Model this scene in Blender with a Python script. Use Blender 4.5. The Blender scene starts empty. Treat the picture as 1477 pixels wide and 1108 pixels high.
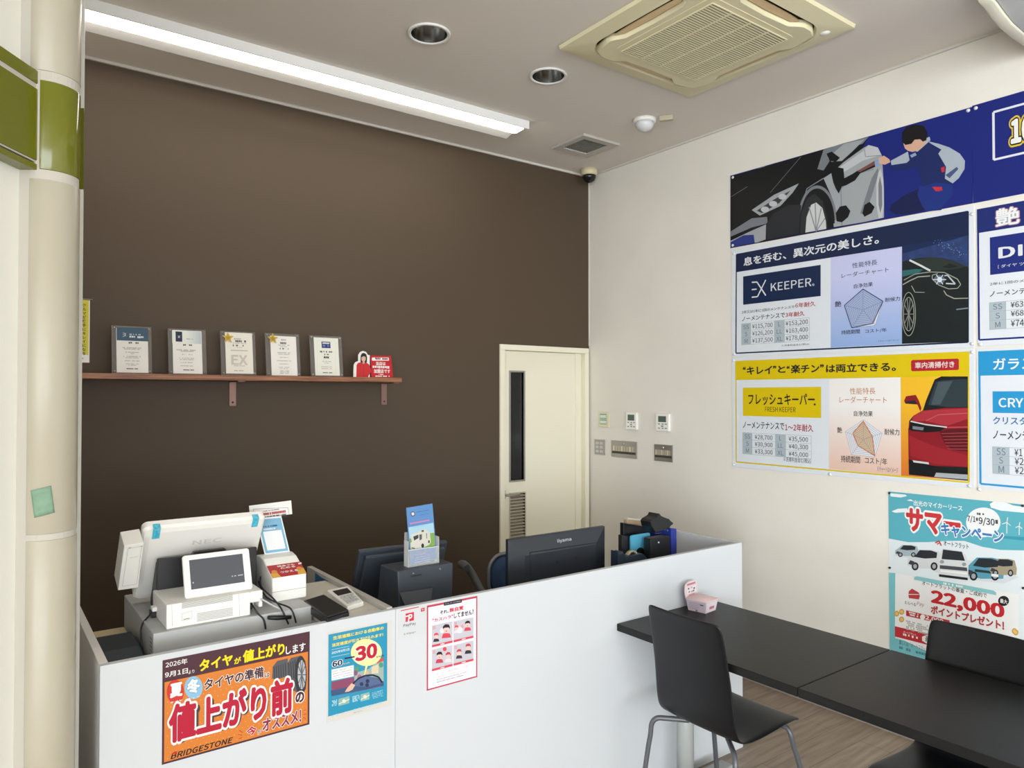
import bpy, bmesh, math, random
from mathutils import Vector, Matrix
random.seed(7)
scene = bpy.context.scene
COL = scene.collection

# ------------------------------------------------------------------ camera, world, light, exposure
FPX, CX, CY = 1052.7, 738.5, 554.0
YAW, PITCH, EYE = math.radians(36.3), math.radians(0.86), Vector((0, 0, 1.7))
FW = Vector((math.sin(YAW)*math.cos(PITCH), math.cos(YAW)*math.cos(PITCH), math.sin(PITCH)))
RT = Vector((math.cos(YAW), -math.sin(YAW), 0)); UP = RT.cross(FW)
cam_d = bpy.data.cameras.new('camera'); cam = bpy.data.objects.new('camera', cam_d); COL.objects.link(cam)
cam.location = EYE
cam.rotation_euler = Matrix((RT, UP, -FW)).transposed().to_euler()
cam_d.sensor_fit = 'HORIZONTAL'; cam_d.sensor_width = 36; cam_d.lens = FPX/1477*36
cam_d.clip_start = 0.02
scene.camera = cam

world = bpy.data.worlds.new('daylight'); scene.world = world; world.use_nodes = True
bgn = world.node_tree.nodes['Background']
bgn.inputs[0].default_value = (0.85, 0.93, 1.0, 1); bgn.inputs[1].default_value = 1.0

def area(name, loc, rot, sx, sy, power, col):
    l = bpy.data.lights.new(name, 'AREA'); l.shape = 'RECTANGLE'; l.size = sx; l.size_y = sy
    l.energy = power; l.color = col
    o = bpy.data.objects.new(name, l); COL.objects.link(o); o.location = loc; o.rotation_euler = rot
    return o
# daylight entering through the shop-front glazing behind the photographer; the glazing stands square to the line of sight
F2 = Vector((math.sin(YAW), math.cos(YAW), 0))
def ld(a, d, z=0): v = RT*a + F2*d; return Vector((v.x, v.y, z))      # (lateral, depth) measured from the photographer's spot
GD = -11.0
area('daylight_front', ld(5.5, GD+0.08, 1.62), (math.radians(90), 0, -YAW), 13.2, 2.9, 1040, (0.925, 0.985, 1.03))
# and through the glazed side of the shop on the photographer's left
area('daylight_side', ld(-1.17, -6.4, 1.28), (math.radians(90), 0, -YAW-math.radians(90)), 9.0, 2.25, 1180, (0.925, 0.985, 1.03))

vs = scene.view_settings
vs.view_transform = 'Standard'; vs.look = 'None'; vs.gamma = 1; vs.use_curve_mapping = False
vs.exposure = 0.06

# ------------------------------------------------------------------ pixel of the photograph -> point on a plane that stands in the room
def ray(px, py): return RT*((px-CX)/FPX) - UP*((py-CY)/FPX) + FW
def on_plane(P, N, px, py):
    d = ray(px, py); return EYE + d*((P-EYE).dot(N)/d.dot(N))
def at_x(v, px, py): return on_plane(Vector((v, 0, 0)), Vector((1, 0, 0)), px, py)
def at_y(v, px, py): return on_plane(Vector((0, v, 0)), Vector((0, 1, 0)), px, py)
def at_z(v, px, py): return on_plane(Vector((0, 0, v)), Vector((0, 0, 1)), px, py)

# ------------------------------------------------------------------ materials
def lin(h):
    h = h.lstrip('#'); out = []
    for i in (0, 2, 4):
        c = int(h[i:i+2], 16)/255
        out.append(c/12.92 if c <= 0.04045 else ((c+0.055)/1.055)**2.4)
    return (*out, 1)
MATS = {}
def mat(name, hexc, rough=0.5, metal=0.0, spec=0.5, emit=0, bump=None, noise=None, coat=0):
    if name in MATS: return MATS[name]
    m = bpy.data.materials.new(name); m.use_nodes = True; nt = m.node_tree; b = nt.nodes['Principled BSDF']
    b.inputs['Base Color'].default_value = lin(hexc); b.inputs['Roughness'].default_value = rough
    b.inputs['Metallic'].default_value = metal; b.inputs['Specular IOR Level'].default_value = spec
    if coat: b.inputs['Coat Weight'].default_value = coat
    if emit: b.inputs['Emission Color'].default_value = lin(hexc); b.inputs['Emission Strength'].default_value = emit
    tc = None
    if bump or noise: tc = nt.nodes.new('ShaderNodeTexCoord')
    if noise:      # (scale, other colour, lo, hi)
        n = nt.nodes.new('ShaderNodeTexNoise'); n.inputs['Scale'].default_value = noise[0]; n.inputs['Detail'].default_value = 6
        r = nt.nodes.new('ShaderNodeValToRGB'); r.color_ramp.elements[0].position = noise[2]; r.color_ramp.elements[1].position = noise[3]
        r.color_ramp.elements[0].color = lin(hexc); r.color_ramp.elements[1].color = lin(noise[1])
        nt.links.new(tc.outputs['Object'], n.inputs['Vector']); nt.links.new(n.outputs['Fac'], r.inputs[0])
        nt.links.new(r.outputs[0], b.inputs['Base Color'])
    if bump:       # (scale, strength, distance)
        n = nt.nodes.new('ShaderNodeTexNoise'); n.inputs['Scale'].default_value = bump[0]; n.inputs['Detail'].default_value = 4
        bp = nt.nodes.new('ShaderNodeBump'); bp.inputs['Strength'].default_value = bump[1]; bp.inputs['Distance'].default_value = bump[2]
        nt.links.new(tc.outputs['Object'], n.inputs['Vector']); nt.links.new(n.outputs['Fac'], bp.inputs['Height'])
        nt.links.new(bp.outputs[0], b.inputs['Normal'])
    MATS[name] = m; return m
def ink(h):
    n = 'ink_'+h
    if n in MATS: return MATS[n]
    m = mat(n, h, 0.42, spec=0.3); c = m.node_tree.nodes['Principled BSDF'].inputs['Base Color']; v = c.default_value
    c.default_value = (v[0]*0.86, v[1]*0.86, v[2]*0.86, 1); return m      # printed colour on satin paper
def clear(name, hexc, alpha, rough=0.08):
    if name in MATS: return MATS[name]
    m = mat(name, hexc, rough); m.node_tree.nodes['Principled BSDF'].inputs['Alpha'].default_value = alpha
    return m
def gradient(name, h0, h1, axis, a, b):   # printed two-colour blend along one axis of the object
    m = mat(name, h0, 0.42, spec=0.35); nt = m.node_tree
    tc = nt.nodes.new('ShaderNodeTexCoord'); sp = nt.nodes.new('ShaderNodeSeparateXYZ'); mr = nt.nodes.new('ShaderNodeMapRange')
    mx = nt.nodes.new('ShaderNodeMix'); mx.data_type = 'RGBA'
    nt.links.new(tc.outputs['Object'], sp.inputs[0]); nt.links.new(sp.outputs[axis], mr.inputs['Value'])
    mr.inputs['From Min'].default_value = a; mr.inputs['From Max'].default_value = b
    nt.links.new(mr.outputs[0], mx.inputs['Factor'])
    mx.inputs['A'].default_value = lin(h0); mx.inputs['B'].default_value = lin(h1)
    nt.links.new(mx.outputs['Result'], nt.nodes['Principled BSDF'].inputs['Base Color'])
    return m

M_CEIL = mat('ceiling_paper', 'E2DCD4', 0.9, spec=0.2, bump=(260, 0.25, 0.002))
M_CREAM = mat('cream_wallpaper', 'E3DFD7', 0.85, spec=0.25, bump=(120, 0.35, 0.003), noise=(2.2, 'DDD9D0', 0.35, 0.75))
M_WHITE = mat('white_board', 'C6CACE', 0.65, spec=0.15)
M_EDGE = mat('grey_edge_band', 'B9B6B2', 0.5)
M_DARK = mat('charcoal_plastic', '363D46', 0.45)
M_BLACK = mat('black_plastic', '16171A', 0.4)
M_WPL = mat('white_plastic', 'ECEBE6', 0.4)
M_GPL = mat('grey_plastic', 'BFC0BF', 0.5)
M_CPL = mat('aged_cream_plastic', 'E0D9B6', 0.5)
M_STEEL = mat('brushed_steel', 'A8A5A0', 0.35, metal=0.85)
M_GTUBE = mat('grey_painted_tube', '85888C', 0.4, metal=0.4)
M_CLEG = mat('dark_grey_tube', '5C5F63', 0.4, metal=0.3)
M_CHAIR = mat('black_lacquered_plywood', '08090E', 0.38, spec=0.42, noise=(9, '0A0B10', 0.4, 0.7))
M_TABLE = mat('black_stained_tabletop', '121212', 0.42, spec=0.3, noise=(3, '1B1B1A', 0.4, 0.7))

# ------------------------------------------------------------------ mesh builder
class MB:
    def __init__(s): s.bm = bmesh.new(); s.mats = []
    def mi(s, m):
        if m not in s.mats: s.mats.append(m)
        return s.mats.index(m)
    def face(s, pts, m, smooth=False):
        f = s.bm.faces.new([s.bm.verts.new(p) for p in pts]); f.material_index = s.mi(m); f.smooth = smooth; return f
    def hexa(s, a, b, m):            # a: four corners of one face, b: the matching four of the opposite face
        va = [s.bm.verts.new(p) for p in a]; vb = [s.bm.verts.new(p) for p in b]; k = s.mi(m); fs = []
        fs.append(s.bm.faces.new(va)); fs.append(s.bm.faces.new(vb[::-1]))
        for i in range(4):
            j = (i+1) % 4; fs.append(s.bm.faces.new((va[j], va[i], vb[i], vb[j])))
        for f in fs: f.material_index = k
        return fs
    def box(s, x0, x1, y0, y1, z0, z1, m):
        return s.hexa([(x0,y0,z0),(x1,y0,z0),(x1,y1,z0),(x0,y1,z0)], [(x0,y0,z1),(x1,y0,z1),(x1,y1,z1),(x0,y1,z1)], m)
    def prism(s, pts, d, m, smooth_sides=False):
        d = Vector(d); va = [s.bm.verts.new(p) for p in pts]; vb = [s.bm.verts.new(Vector(p)+d) for p in pts]; k = s.mi(m)
        f = s.bm.faces.new(va); f.material_index = k; f = s.bm.faces.new(vb[::-1]); f.material_index = k
        for i in range(len(va)):
            j = (i+1) % len(va); f = s.bm.faces.new((va[j], va[i], vb[i], vb[j])); f.material_index = k; f.smooth = smooth_sides
    def tube(s, path, r, m, n=10, cap=True):
        path = [Vector(p) for p in path]; rings = []; k = s.mi(m); up = None
        for i, p in enumerate(path):
            t = (path[min(i+1, len(path)-1)] - path[max(i-1, 0)]).normalized()
            if up is None: up = t.orthogonal().normalized()
            up = (up - t*up.dot(t)).normalized(); w = t.cross(up)
            rr = r[i] if isinstance(r, (list, tuple)) else r
            rings.append([s.bm.verts.new(p + up*math.cos(a)*rr + w*math.sin(a)*rr) for a in [2*math.pi*q/n for q in range(n)]])
        for a, b in zip(rings, rings[1:]):
            for i in range(n):
                f = s.bm.faces.new((a[i], a[(i+1) % n], b[(i+1) % n], b[i])); f.material_index = k; f.smooth = True
        if cap:
            for rg in (rings[0][::-1], rings[-1]): f = s.bm.faces.new(rg); f.material_index = k
    def lathe(s, c, prof, m, n=32, axis='z', smooth=True, cap=True):   # prof: (radius, height) pairs
        c = Vector(c); k = s.mi(m); rings = []
        for r, h in prof:
            rg = []
            for q in range(n):
                a = 2*math.pi*q/n; u, v = r*math.cos(a), r*math.sin(a)
                off = {'z': (u, v, h), 'x': (h, u, v), 'y': (v, h, u)}[axis]
                rg.append(s.bm.verts.new(c + Vector(off)))
            rings.append(rg)
        for a, b in zip(rings, rings[1:]):
            for i in range(n):
                f = s.bm.faces.new((a[i], a[(i+1) % n], b[(i+1) % n], b[i])); f.material_index = k; f.smooth = smooth
        for rg, (r, h) in ((rings[0], prof[0]), (rings[-1], prof[-1])):
            if r > 1e-6 and cap: f = s.bm.faces.new(rg); f.material_index = k
    def grid(s, rows, m, smooth=True, close=False):
        k = s.mi(m); V = [[s.bm.verts.new(p) for p in r] for r in rows]
        for a, b in zip(V, V[1:]):
            n = len(a)
            for i in range(n if close else n-1):
                f = s.bm.faces.new((a[i], a[(i+1) % n], b[(i+1) % n], b[i])); f.material_index = k; f.smooth = smooth
def origin_of(o):
    v = Vector((0, 0, 0))
    while o: v += o.location; o = o.parent
    return v
def put(name, mb, parent=None, base=None, bevel=0, seg=2, normals=True, solid=0, sub=0):
    bm = mb.bm
    if normals: bmesh.ops.recalc_face_normals(bm, faces=bm.faces)
    if base is None:
        if parent: base = origin_of(parent)
        else:
            lo = [min(v.co[i] for v in bm.verts) for i in range(3)]; hi = [max(v.co[i] for v in bm.verts) for i in range(3)]
            base = Vector(((lo[0]+hi[0])/2, (lo[1]+hi[1])/2, lo[2]))
    base = Vector(base)
    for v in bm.verts: v.co -= base
    me = bpy.data.meshes.new(name); bm.to_mesh(me); bm.free()
    for m in mb.mats: me.materials.append(m)
    o = bpy.data.objects.new(name, me); COL.objects.link(o)
    if parent: o.parent = parent; o.location = base - origin_of(parent)
    else: o.location = base
    if solid: md = o.modifiers.new('thick', 'SOLIDIFY'); md.thickness = solid; md.offset = 0
    if bevel: md = o.modifiers.new('bevel', 'BEVEL'); md.width = bevel; md.segments = seg; md.limit_method = 'ANGLE'; md.angle_limit = math.radians(35)
    if sub: md = o.modifiers.new('sub', 'SUBSURF'); md.levels = sub; md.render_levels = sub
    return o
def tag(o, label, cat, group=None):
    o['label'] = label; o['category'] = cat
    if group: o['group'] = group
    return o
def thing(name, label, cat, loc, group=None):
    o = bpy.data.objects.new(name, None); COL.objects.link(o); o.location = loc; o.empty_display_size = 0.05
    return tag(o, label, cat, group)
def struct(o): o['kind'] = 'structure'; return o
def box1(name, x0, x1, y0, y1, z0, z1, m, parent=None, bevel=0.002, seg=2):
    b = MB(); b.box(x0, x1, y0, y1, z0, z1, m); return put(name, b, parent, bevel=bevel, seg=seg)
def rrect(x0, x1, y0, y1, r, n=6):
    out = []
    for cx, cy, a0 in ((x1-r, y1-r, 0), (x0+r, y1-r, 90), (x0+r, y0+r, 180), (x1-r, y0+r, 270)):
        for i in range(n+1):
            a = math.radians(a0 + 90*i/n); out.append((cx+r*math.cos(a), cy+r*math.sin(a)))
    return out

# ------------------------------------------------------------------ flat printed matter: sheets, lettering, pictures
TXT = {}
import os
try: FONT = bpy.data.fonts.load(os.path.join(bpy.utils.system_resource('DATAFILES'), 'fonts', 'Noto Sans CJK Regular.woff2'))   # the typeface Blender ships with
except Exception: FONT = None
FK = [1.0]
def text_mesh(s, bold):
    key = (s, bold)
    if key not in TXT:
        c = bpy.data.curves.new('lettering', 'FONT'); c.body = s; c.offset = bold/FK[0]; c.resolution_u = 3
        if FONT: c.font = FONT
        o = bpy.data.objects.new('lettering', c); COL.objects.link(o)
        bpy.context.view_layer.update()
        me = bpy.data.meshes.new_from_object(o.evaluated_get(bpy.context.evaluated_depsgraph_get()))
        vs_ = [v.co*FK[0] for v in me.vertices]; fs = [list(p.vertices) for p in me.polygons]
        bpy.data.objects.remove(o); bpy.data.curves.remove(c); bpy.data.meshes.remove(me)
        TXT[key] = (vs_, fs)
    return TXT[key]
def spread(r):      # shifts that thicken a stroke evenly by r
    n = 6 if r < 0.025 else (10 if r < 0.05 else 16)
    return [(0, 0)] if r <= 0 else [(r*math.cos(2*math.pi*i/n), r*math.sin(2*math.pi*i/n)) for i in range(n)] + [(0, 0)]
_v = text_mesh('国', 0)[0]; FK[0] = 0.85/(max(v.y for v in _v)-min(v.y for v in _v)); TXT.clear()
class Art:
    """Printing on one plane: O a point of it, U to the right, V upwards; coordinates are read off the photograph (crop = zoomed crop origin and scale)."""
    STEP = 0.00025
    def __init__(s, O, U, V):
        s.O, s.U, s.V = Vector(O), Vector(U).normalized(), Vector(V).normalized(); s.N = s.U.cross(s.V)
        s.c = (0, 0, 1.0); s.mb = MB(); s.L = 1; s.n = 0
    def crop(s, x0, y0, k): s.c = (x0, y0, k)
    def uv(s, x, y):
        p = on_plane(s.O, s.N, s.c[0]+x*s.c[2], s.c[1]+y*s.c[2]) - s.O; return p.dot(s.U), p.dot(s.V)
    def P(s, u, v, L=None): return s.O + s.U*u + s.V*v + s.N*(s.STEP*(s.L if L is None else L))
    def poly_uv(s, pts, m, L=None):
        s.n = (s.n+1) % 36; L = (s.L if L is None else L) + 0.9*s.n/36      # no two prints share a plane
        f = s.mb.face([s.P(u, v, L) for u, v in pts], m)
        if f.normal.length == 0: f.normal_update()
        if f.normal.dot(s.N) < 0: f.normal_flip()
    def poly(s, pts, m, L=None): s.poly_uv([s.uv(*p) for p in pts], m, L)
    def rect(s, bl, tr, m, L=None):
        (a, b), (c, d) = s.uv(*bl), s.uv(*tr); s.poly_uv([(a, b), (c, b), (c, d), (a, d)], m, L)
    def sheet(s, bl, tr, m, t, edge=None):
        (a, b), (c, d) = s.uv(*bl), s.uv(*tr); s.slab_uv(a, b, c, d, m, t, edge)
    def slab_uv(s, a, b, c, d, m, t, edge=None):
        q = [(a, b), (c, b), (c, d), (a, d)]
        f = [s.P(u, v, 0) for u, v in q]; g = [p - s.N*t for p in f]
        s.mb.hexa(f, g, m)
    def ell(s, c, rx, ry, m, L=None, n=28, a0=0, a1=360):
        s.poly([(c[0]+rx*math.cos(math.radians(a0+(a1-a0)*i/n)), c[1]+ry*math.sin(math.radians(a0+(a1-a0)*i/n))) for i in range(n+(0 if a1-a0 == 360 else 1))], m, L)
    def line_uv(s, p, q, w, m, L=None):
        p, q = Vector(p), Vector(q); d = (q-p)
        if d.length < 1e-7: return
        n = Vector((-d.y, d.x)).normalized()*w/2
        s.poly_uv([p+n, p-n, q-n, q+n], m, L)
    def line(s, pts, w, m, L=None, close=False):
        pts = [s.uv(*p) for p in pts]
        if close: pts.append(pts[0])
        for p, q in zip(pts, pts[1:]): s.line_uv(p, q, w, m, L)
    def text(s, t, bl, tr, m, bold=0.0, outline=(), L=None, shear=0.0):
        (u0, v0), (u1, v1) = s.uv(*bl), s.uv(*tr)
        vs_, fs = text_mesh(t, 0); fat = bold
        xs = [v.x + shear*v.y for v in vs_]; ys = [v.y for v in vs_]
        x0, y0, w, h = min(xs)-fat, min(ys)-fat, max(xs)-min(xs)+2*fat, max(ys)-min(ys)+2*fat; sx = (u1-u0)/w; sy = (v1-v0)/h
        L = s.L if L is None else L
        for i, (b, mm) in enumerate(list(outline) + [(bold, m)]):
            k = s.mb.mi(mm)
            for q, (dx, dy) in enumerate(spread(b if b > 0.003 else 0)):
                ll = L + i + 0.85*q/17
                nv = [s.mb.bm.verts.new(s.P(u0+(v.x+shear*v.y+dx-x0)*sx, v0+(v.y+dy-y0)*sy, ll)) for v in vs_]
                for f in fs:
                    try: s.mb.bm.faces.new([nv[i_] for i_ in f]).material_index = k
                    except ValueError: pass
    def dashes(s, bl, tr, m, L=None, seed=1, fill=0.8):   # a line of print too small to read
        (u0, v0), (u1, v1) = s.uv(*bl), s.uv(*tr); rnd = random.Random(seed); h = max(v1-v0, (u1-u0)*0.03, 0.0008); u = u0
        while u < u1-h*0.3:
            w = h*rnd.uniform(0.5, 1.0)
            if rnd.random() < fill:
                a = rnd.uniform(0.1, 0.3)*h
                s.poly_uv([(u, v0+a), (min(u+w*0.8, u1), v0+a), (min(u+w*0.8, u1), v1), (u, v1)], m, L)
            u += w
    def done(s, name, parent=None, base=None):
        o = put(name, s.mb, parent, base, normals=False); s.mb = MB(); return o

# ================================================================== THE ROOM
XW, YB, ZC = 3.735, 4.10, 3.36
struct(put('ceiling', (lambda b: (b.box(-9, XW+0.1, -17.5, YB+0.1, ZC, ZC+0.12, M_CEIL), b)[1])(MB())))
ceil_o = bpy.data.objects['ceiling']
DOWN = [(1.662, 2.905), (2.382, 2.925)]
cut = MB()
for x, y in DOWN: cut.lathe((x, y, ZC-0.05), [(0.083, 0), (0.083, 0.3)], M_CEIL, 40)
cut.box(2.69-0.40, 2.69+0.40, 2.175-0.40, 2.175+0.40, ZC-0.05, ZC+0.08, M_CEIL)
cut.box(3.25-0.115, 3.25+0.115, 3.60-0.115, 3.60+0.115, ZC-0.05, ZC+0.08, M_CEIL)
cuto = put('cutter', cut)
bo = ceil_o.modifiers.new('holes', 'BOOLEAN'); bo.object = cuto; bo.operation = 'DIFFERENCE'; bo.solver = 'EXACT'
bpy.context.view_layer.update()
me = bpy.data.meshes.new_from_object(ceil_o.evaluated_get(bpy.context.evaluated_depsgraph_get()))
ceil_o.modifiers.clear(); ceil_o.data = me
bpy.data.objects.remove(cuto)

# brown back wall: fine woven wallpaper
mb_ = mat('brown_wallpaper', '4D4032', 0.6, spec=0.35); nt = mb_.node_tree; bs = nt.nodes['Principled BSDF']
tc = nt.nodes.new('ShaderNodeTexCoord')
bump_prev = None
for axis, sc in (('X', 420), ('Z', 420)):
    w = nt.nodes.new('ShaderNodeTexWave'); w.bands_direction = axis; w.inputs['Scale'].default_value = sc/6; w.inputs['Distortion'].default_value = 2
    bp = nt.nodes.new('ShaderNodeBump'); bp.inputs['Strength'].default_value = 0.12; bp.inputs['Distance'].default_value = 0.001
    nt.links.new(tc.outputs['Object'], w.inputs['Vector']); nt.links.new(w.outputs['Fac'], bp.inputs['Height'])
    if bump_prev: nt.links.new(bump_prev.outputs[0], bp.inputs['Normal'])
    bump_prev = bp
nt.links.new(bump_prev.outputs[0], bs.inputs['Normal'])
# floor: grey-brown wood-look vinyl planks
mf = mat('wood_vinyl_floor', '8F8074', 0.5); nt = mf.node_tree; bs = nt.nodes['Principled BSDF']
tc = nt.nodes.new('ShaderNodeTexCoord'); br = nt.nodes.new('ShaderNodeTexBrick')
br.inputs['Scale'].default_value = 1; br.inputs['Brick Width'].default_value = 0.92; br.inputs['Row Height'].default_value = 0.15
br.inputs['Mortar Size'].default_value = 0.0012; br.inputs['Color1'].default_value = lin('A0907F'); br.inputs['Color2'].default_value = lin('8C7D6F'); br.inputs['Mortar'].default_value = lin('5E544C')
br.offset = 0.37
mp = nt.nodes.new('ShaderNodeMapping'); mp.inputs['Scale'].default_value = (2.5, 28, 1)
ns = nt.nodes.new('ShaderNodeTexNoise'); ns.inputs['Scale'].default_value = 1.6; ns.inputs['Detail'].default_value = 8
rp = nt.nodes.new('ShaderNodeValToRGB'); rp.color_ramp.elements[0].color = (0.62, 0.6, 0.58, 1); rp.color_ramp.elements[1].color = (1.15, 1.13, 1.1, 1)
rp.color_ramp.elements[0].position = 0.3; rp.color_ramp.elements[1].position = 0.72
mx = nt.nodes.new('ShaderNodeMix'); mx.data_type = 'RGBA'; mx.blend_type = 'MULTIPLY'; mx.inputs['Factor'].default_value = 0.85
nt.links.new(tc.outputs['Object'], br.inputs['Vector']); nt.links.new(tc.outputs['Object'], mp.inputs[0]); nt.links.new(mp.outputs[0], ns.inputs['Vector'])
nt.links.new(ns.outputs['Fac'], rp.inputs[0]); nt.links.new(br.outputs['Color'], mx.inputs['A']); nt.links.new(rp.outputs[0], mx.inputs['B'])
nt.links.new(mx.outputs['Result'], bs.inputs['Base Color'])

def wall(name, x0, x1, y0, y1, z0, z1, m): return struct(box1(name, x0, x1, y0, y1, z0, z1, m, bevel=0))
wall('floor', -9, XW+0.1, -17.5, YB+0.1, -0.1, 0, mf)
DX0, DX1, DZ = 2.925, 3.70, 2.03        # the door opening
b = MB()
b.box(-0.1, DX0, YB, YB+0.1, 0, ZC, mb_); b.box(DX1, XW, YB, YB+0.1, 0, ZC, mb_); b.box(DX0, DX1, YB, YB+0.1, DZ, ZC, mb_)
struct(put('wall_back', b))
wall('wall_right', XW, XW+0.1, -17.5, YB+0.1, 0, ZC, M_CREAM)
wall('wall_left', -0.1, 0.03, 2.25, YB, 0, ZC, M_CREAM)
# shop front behind the photographer: low sill, glazing, head
M_ALU = mat('aluminium_frame', 'B8BABC', 0.4, metal=0.7)
AR = 12.8
def fbox(b, a0, a1, d0, d1, z0, z1, m): b.hexa([ld(a0, d0, z0), ld(a1, d0, z0), ld(a1, d1, z0), ld(a0, d1, z0)], [ld(a0, d0, z1), ld(a1, d0, z1), ld(a1, d1, z1), ld(a0, d1, z1)], m)
b = MB(); fbox(b, -1.3, AR, GD-0.1, GD, 0, 0.1, M_CREAM); fbox(b, -1.3, AR, GD-0.1, GD, 3.12, ZC, M_CREAM)
struct(put('wall_front', b))
b = MB()
for k in range(11): a = -1.15+k*1.35; fbox(b, a-0.03, a+0.03, GD-0.09, GD-0.01, 0.1, 3.12, M_ALU)
fbox(b, -1.18, 12.5, GD-0.09, GD-0.01, 0.1, 0.16, M_ALU); fbox(b, -1.18, 12.5, GD-0.09, GD-0.01, 3.06, 3.12, M_ALU)
w1 = struct(put('window_1', b))
b = MB(); fbox(b, -1.18, 12.5, GD-0.055, GD-0.045, 0.16, 3.06, clear('window_glass', 'F0F6F4', 0.08, 0.02)); put('pane', b, w1)
# trims
b = MB(); b.box(0.03, XW, YB-0.012, YB, ZC-0.014, ZC, mat('trim_white', 'CFCCC6', 0.5)); struct(put('trim_1', b))
b = MB(); b.box(XW-0.012, XW, -17, YB-0.012, ZC-0.012, ZC, MATS['trim_white']); struct(put('trim_2', b))
b = MB(); b.box(XW-0.006, XW, YB-0.006, YB, DZ+0.04, ZC-0.014, MATS['trim_white']); struct(put('trim_3', b))
b = MB(); b.box(XW-0.008, XW, -17, YB-0.06, 0, 0.06, mat('baseboard_vinyl', '8A837B', 0.6)); struct(put('baseboard_right', b))
b = MB(); b.box(0.03, DX0-0.03, YB-0.008, YB, 0, 0.06, MATS['baseboard_vinyl']); struct(put('baseboard_back', b))

# ---- tiled pillar and the tiled return wall on the left; (lateral, depth) measured from the photographer's spot
M_TILE = mat('cream_glazed_tile', 'B2AC9B', 0.28, spec=0.4, noise=(3, 'ACA694', 0.4, 0.7))
M_GROUT = mat('grey_joint', 'BDB9B0', 0.7)
M_GREEN = mat('green_glazed_tile', '6A6D13', 0.12, spec=0.5)
M_PANELW = mat('white_cladding', 'E9E9E2', 0.35)
PC, PR = (-1.163, 1.82), 0.07
def arc(a0, a1, r=PR, n=14):
    return [(PC[0]+r*math.sin(math.radians(a0+(a1-a0)*i/n)), PC[1]-r*math.cos(math.radians(a0+(a1-a0)*i/n))) for i in range(n+1)]
ZS = [0, 1.349, 1.364, 2.222, 2.246, 2.463, 2.487, ZC]
b = MB(); body = [(-1.30, 1.752)] + arc(0, 135, PR-0.002) + [(-1.21, 1.97), (-1.30, 1.97)]
b.prism([ld(a, d, 0) for a, d in body], (0, 0, ZC), M_GROUT)
pillar = struct(put('pillar', b, base=ld(-1.2, 1.85)))
for z0, z1, m in ((0, ZS[1], M_TILE), (ZS[2], ZS[3], M_TILE), (ZS[4], ZS[5], M_GREEN), (ZS[6], ZC, M_TILE)):
    prof = arc(0 if m is not M_GREEN else 18, 132)
    b = MB(); b.prism([ld(a, d, z0) for a, d in prof] + [ld(a, d, z0) for a, d in arc(0 if m is not M_GREEN else 18, 132, PR-0.008)[::-1]], (0, 0, z1-z0), m, True)
    put('tile', b, pillar, bevel=0.0015)
for z0, z1, m in ((0, ZS[4], M_PANELW), (ZS[4], ZS[5], M_GREEN), (ZS[5], ZC, M_PANELW)):
    b = MB(); b.prism([ld(a, d, z0) for a, d in ((-1.165, 1.93), (-1.138, 1.93), (-1.158, 1.965), (-1.18, 1.965))], (0, 0, z1-z0), m)
    put('edge_strip', b, pillar)
# oblique wall running from the pillar past the photographer
b = MB(); fbox(b, -1.30, -1.188, -1.75, 1.752, 0, ZC, M_PANELW); fbox(b, -1.30, -1.188, GD-0.1, -1.75, 0, 0.1, M_PANELW); fbox(b, -1.30, -1.188, GD-0.1, -1.75, 2.45, ZC, M_PANELW)
lw = struct(put('wall_side', b))
b = MB()
for k in range(8): d = -1.78-k*1.31; fbox(b, -1.27, -1.20, d-0.03, d+0.03, 0.1, 2.45, M_ALU)
fbox(b, -1.27, -1.20, GD, -1.75, 0.1, 0.16, M_ALU); fbox(b, -1.27, -1.20, GD, -1.75, 2.39, 2.45, M_ALU)
w2 = struct(put('window_2', b)); b = MB(); fbox(b, -1.245, -1.235, GD, -1.75, 0.16, 2.39, MATS['window_glass']); put('pane', b, w2)
b = MB(); b.prism([ld(a, d, 2.262) for a, d in ((-1.150, 1.765), (-1.188, 1.765), (-1.188, 0.2), (-1.150, 0.2))], (0, 0, 0.20), M_GROUT)
band = put('green_band', b, lw)
for z0, z1 in ((2.243, 2.258), (2.266, 2.440), (2.452, 2.484)):
    b = MB(); b.prism([ld(a, d, z0) for a, d in ((-1.147, 1.758), (-1.188, 1.758), (-1.188, 0.2), (-1.147, 0.2))], (0, 0, z1-z0), M_GREEN); put('tile', b, band, bevel=0.002)
# strip of green masking tape on the pillar
b = MB(); rows = []
for t in range(7):
    z = 1.472 - 0.068*t/6; rows.append([ld(PC[0]+(PR+0.0012)*math.sin(math.radians(a)), PC[1]-(PR+0.0012)*math.cos(math.radians(a)), z - 0.006*(47-a)/37*0 + 0.010*(a-10)/37) for a in [9+34*i/8+7*t/6 for i in range(9)]])
b.grid(rows, mat('green_masking_tape', '80A089', 0.7, noise=(40, '769680', 0.4, 0.6)))
tag(put('masking_tape', b, solid=0.0006), 'square of pale green masking tape stuck on the cream pillar', 'tape')

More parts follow.
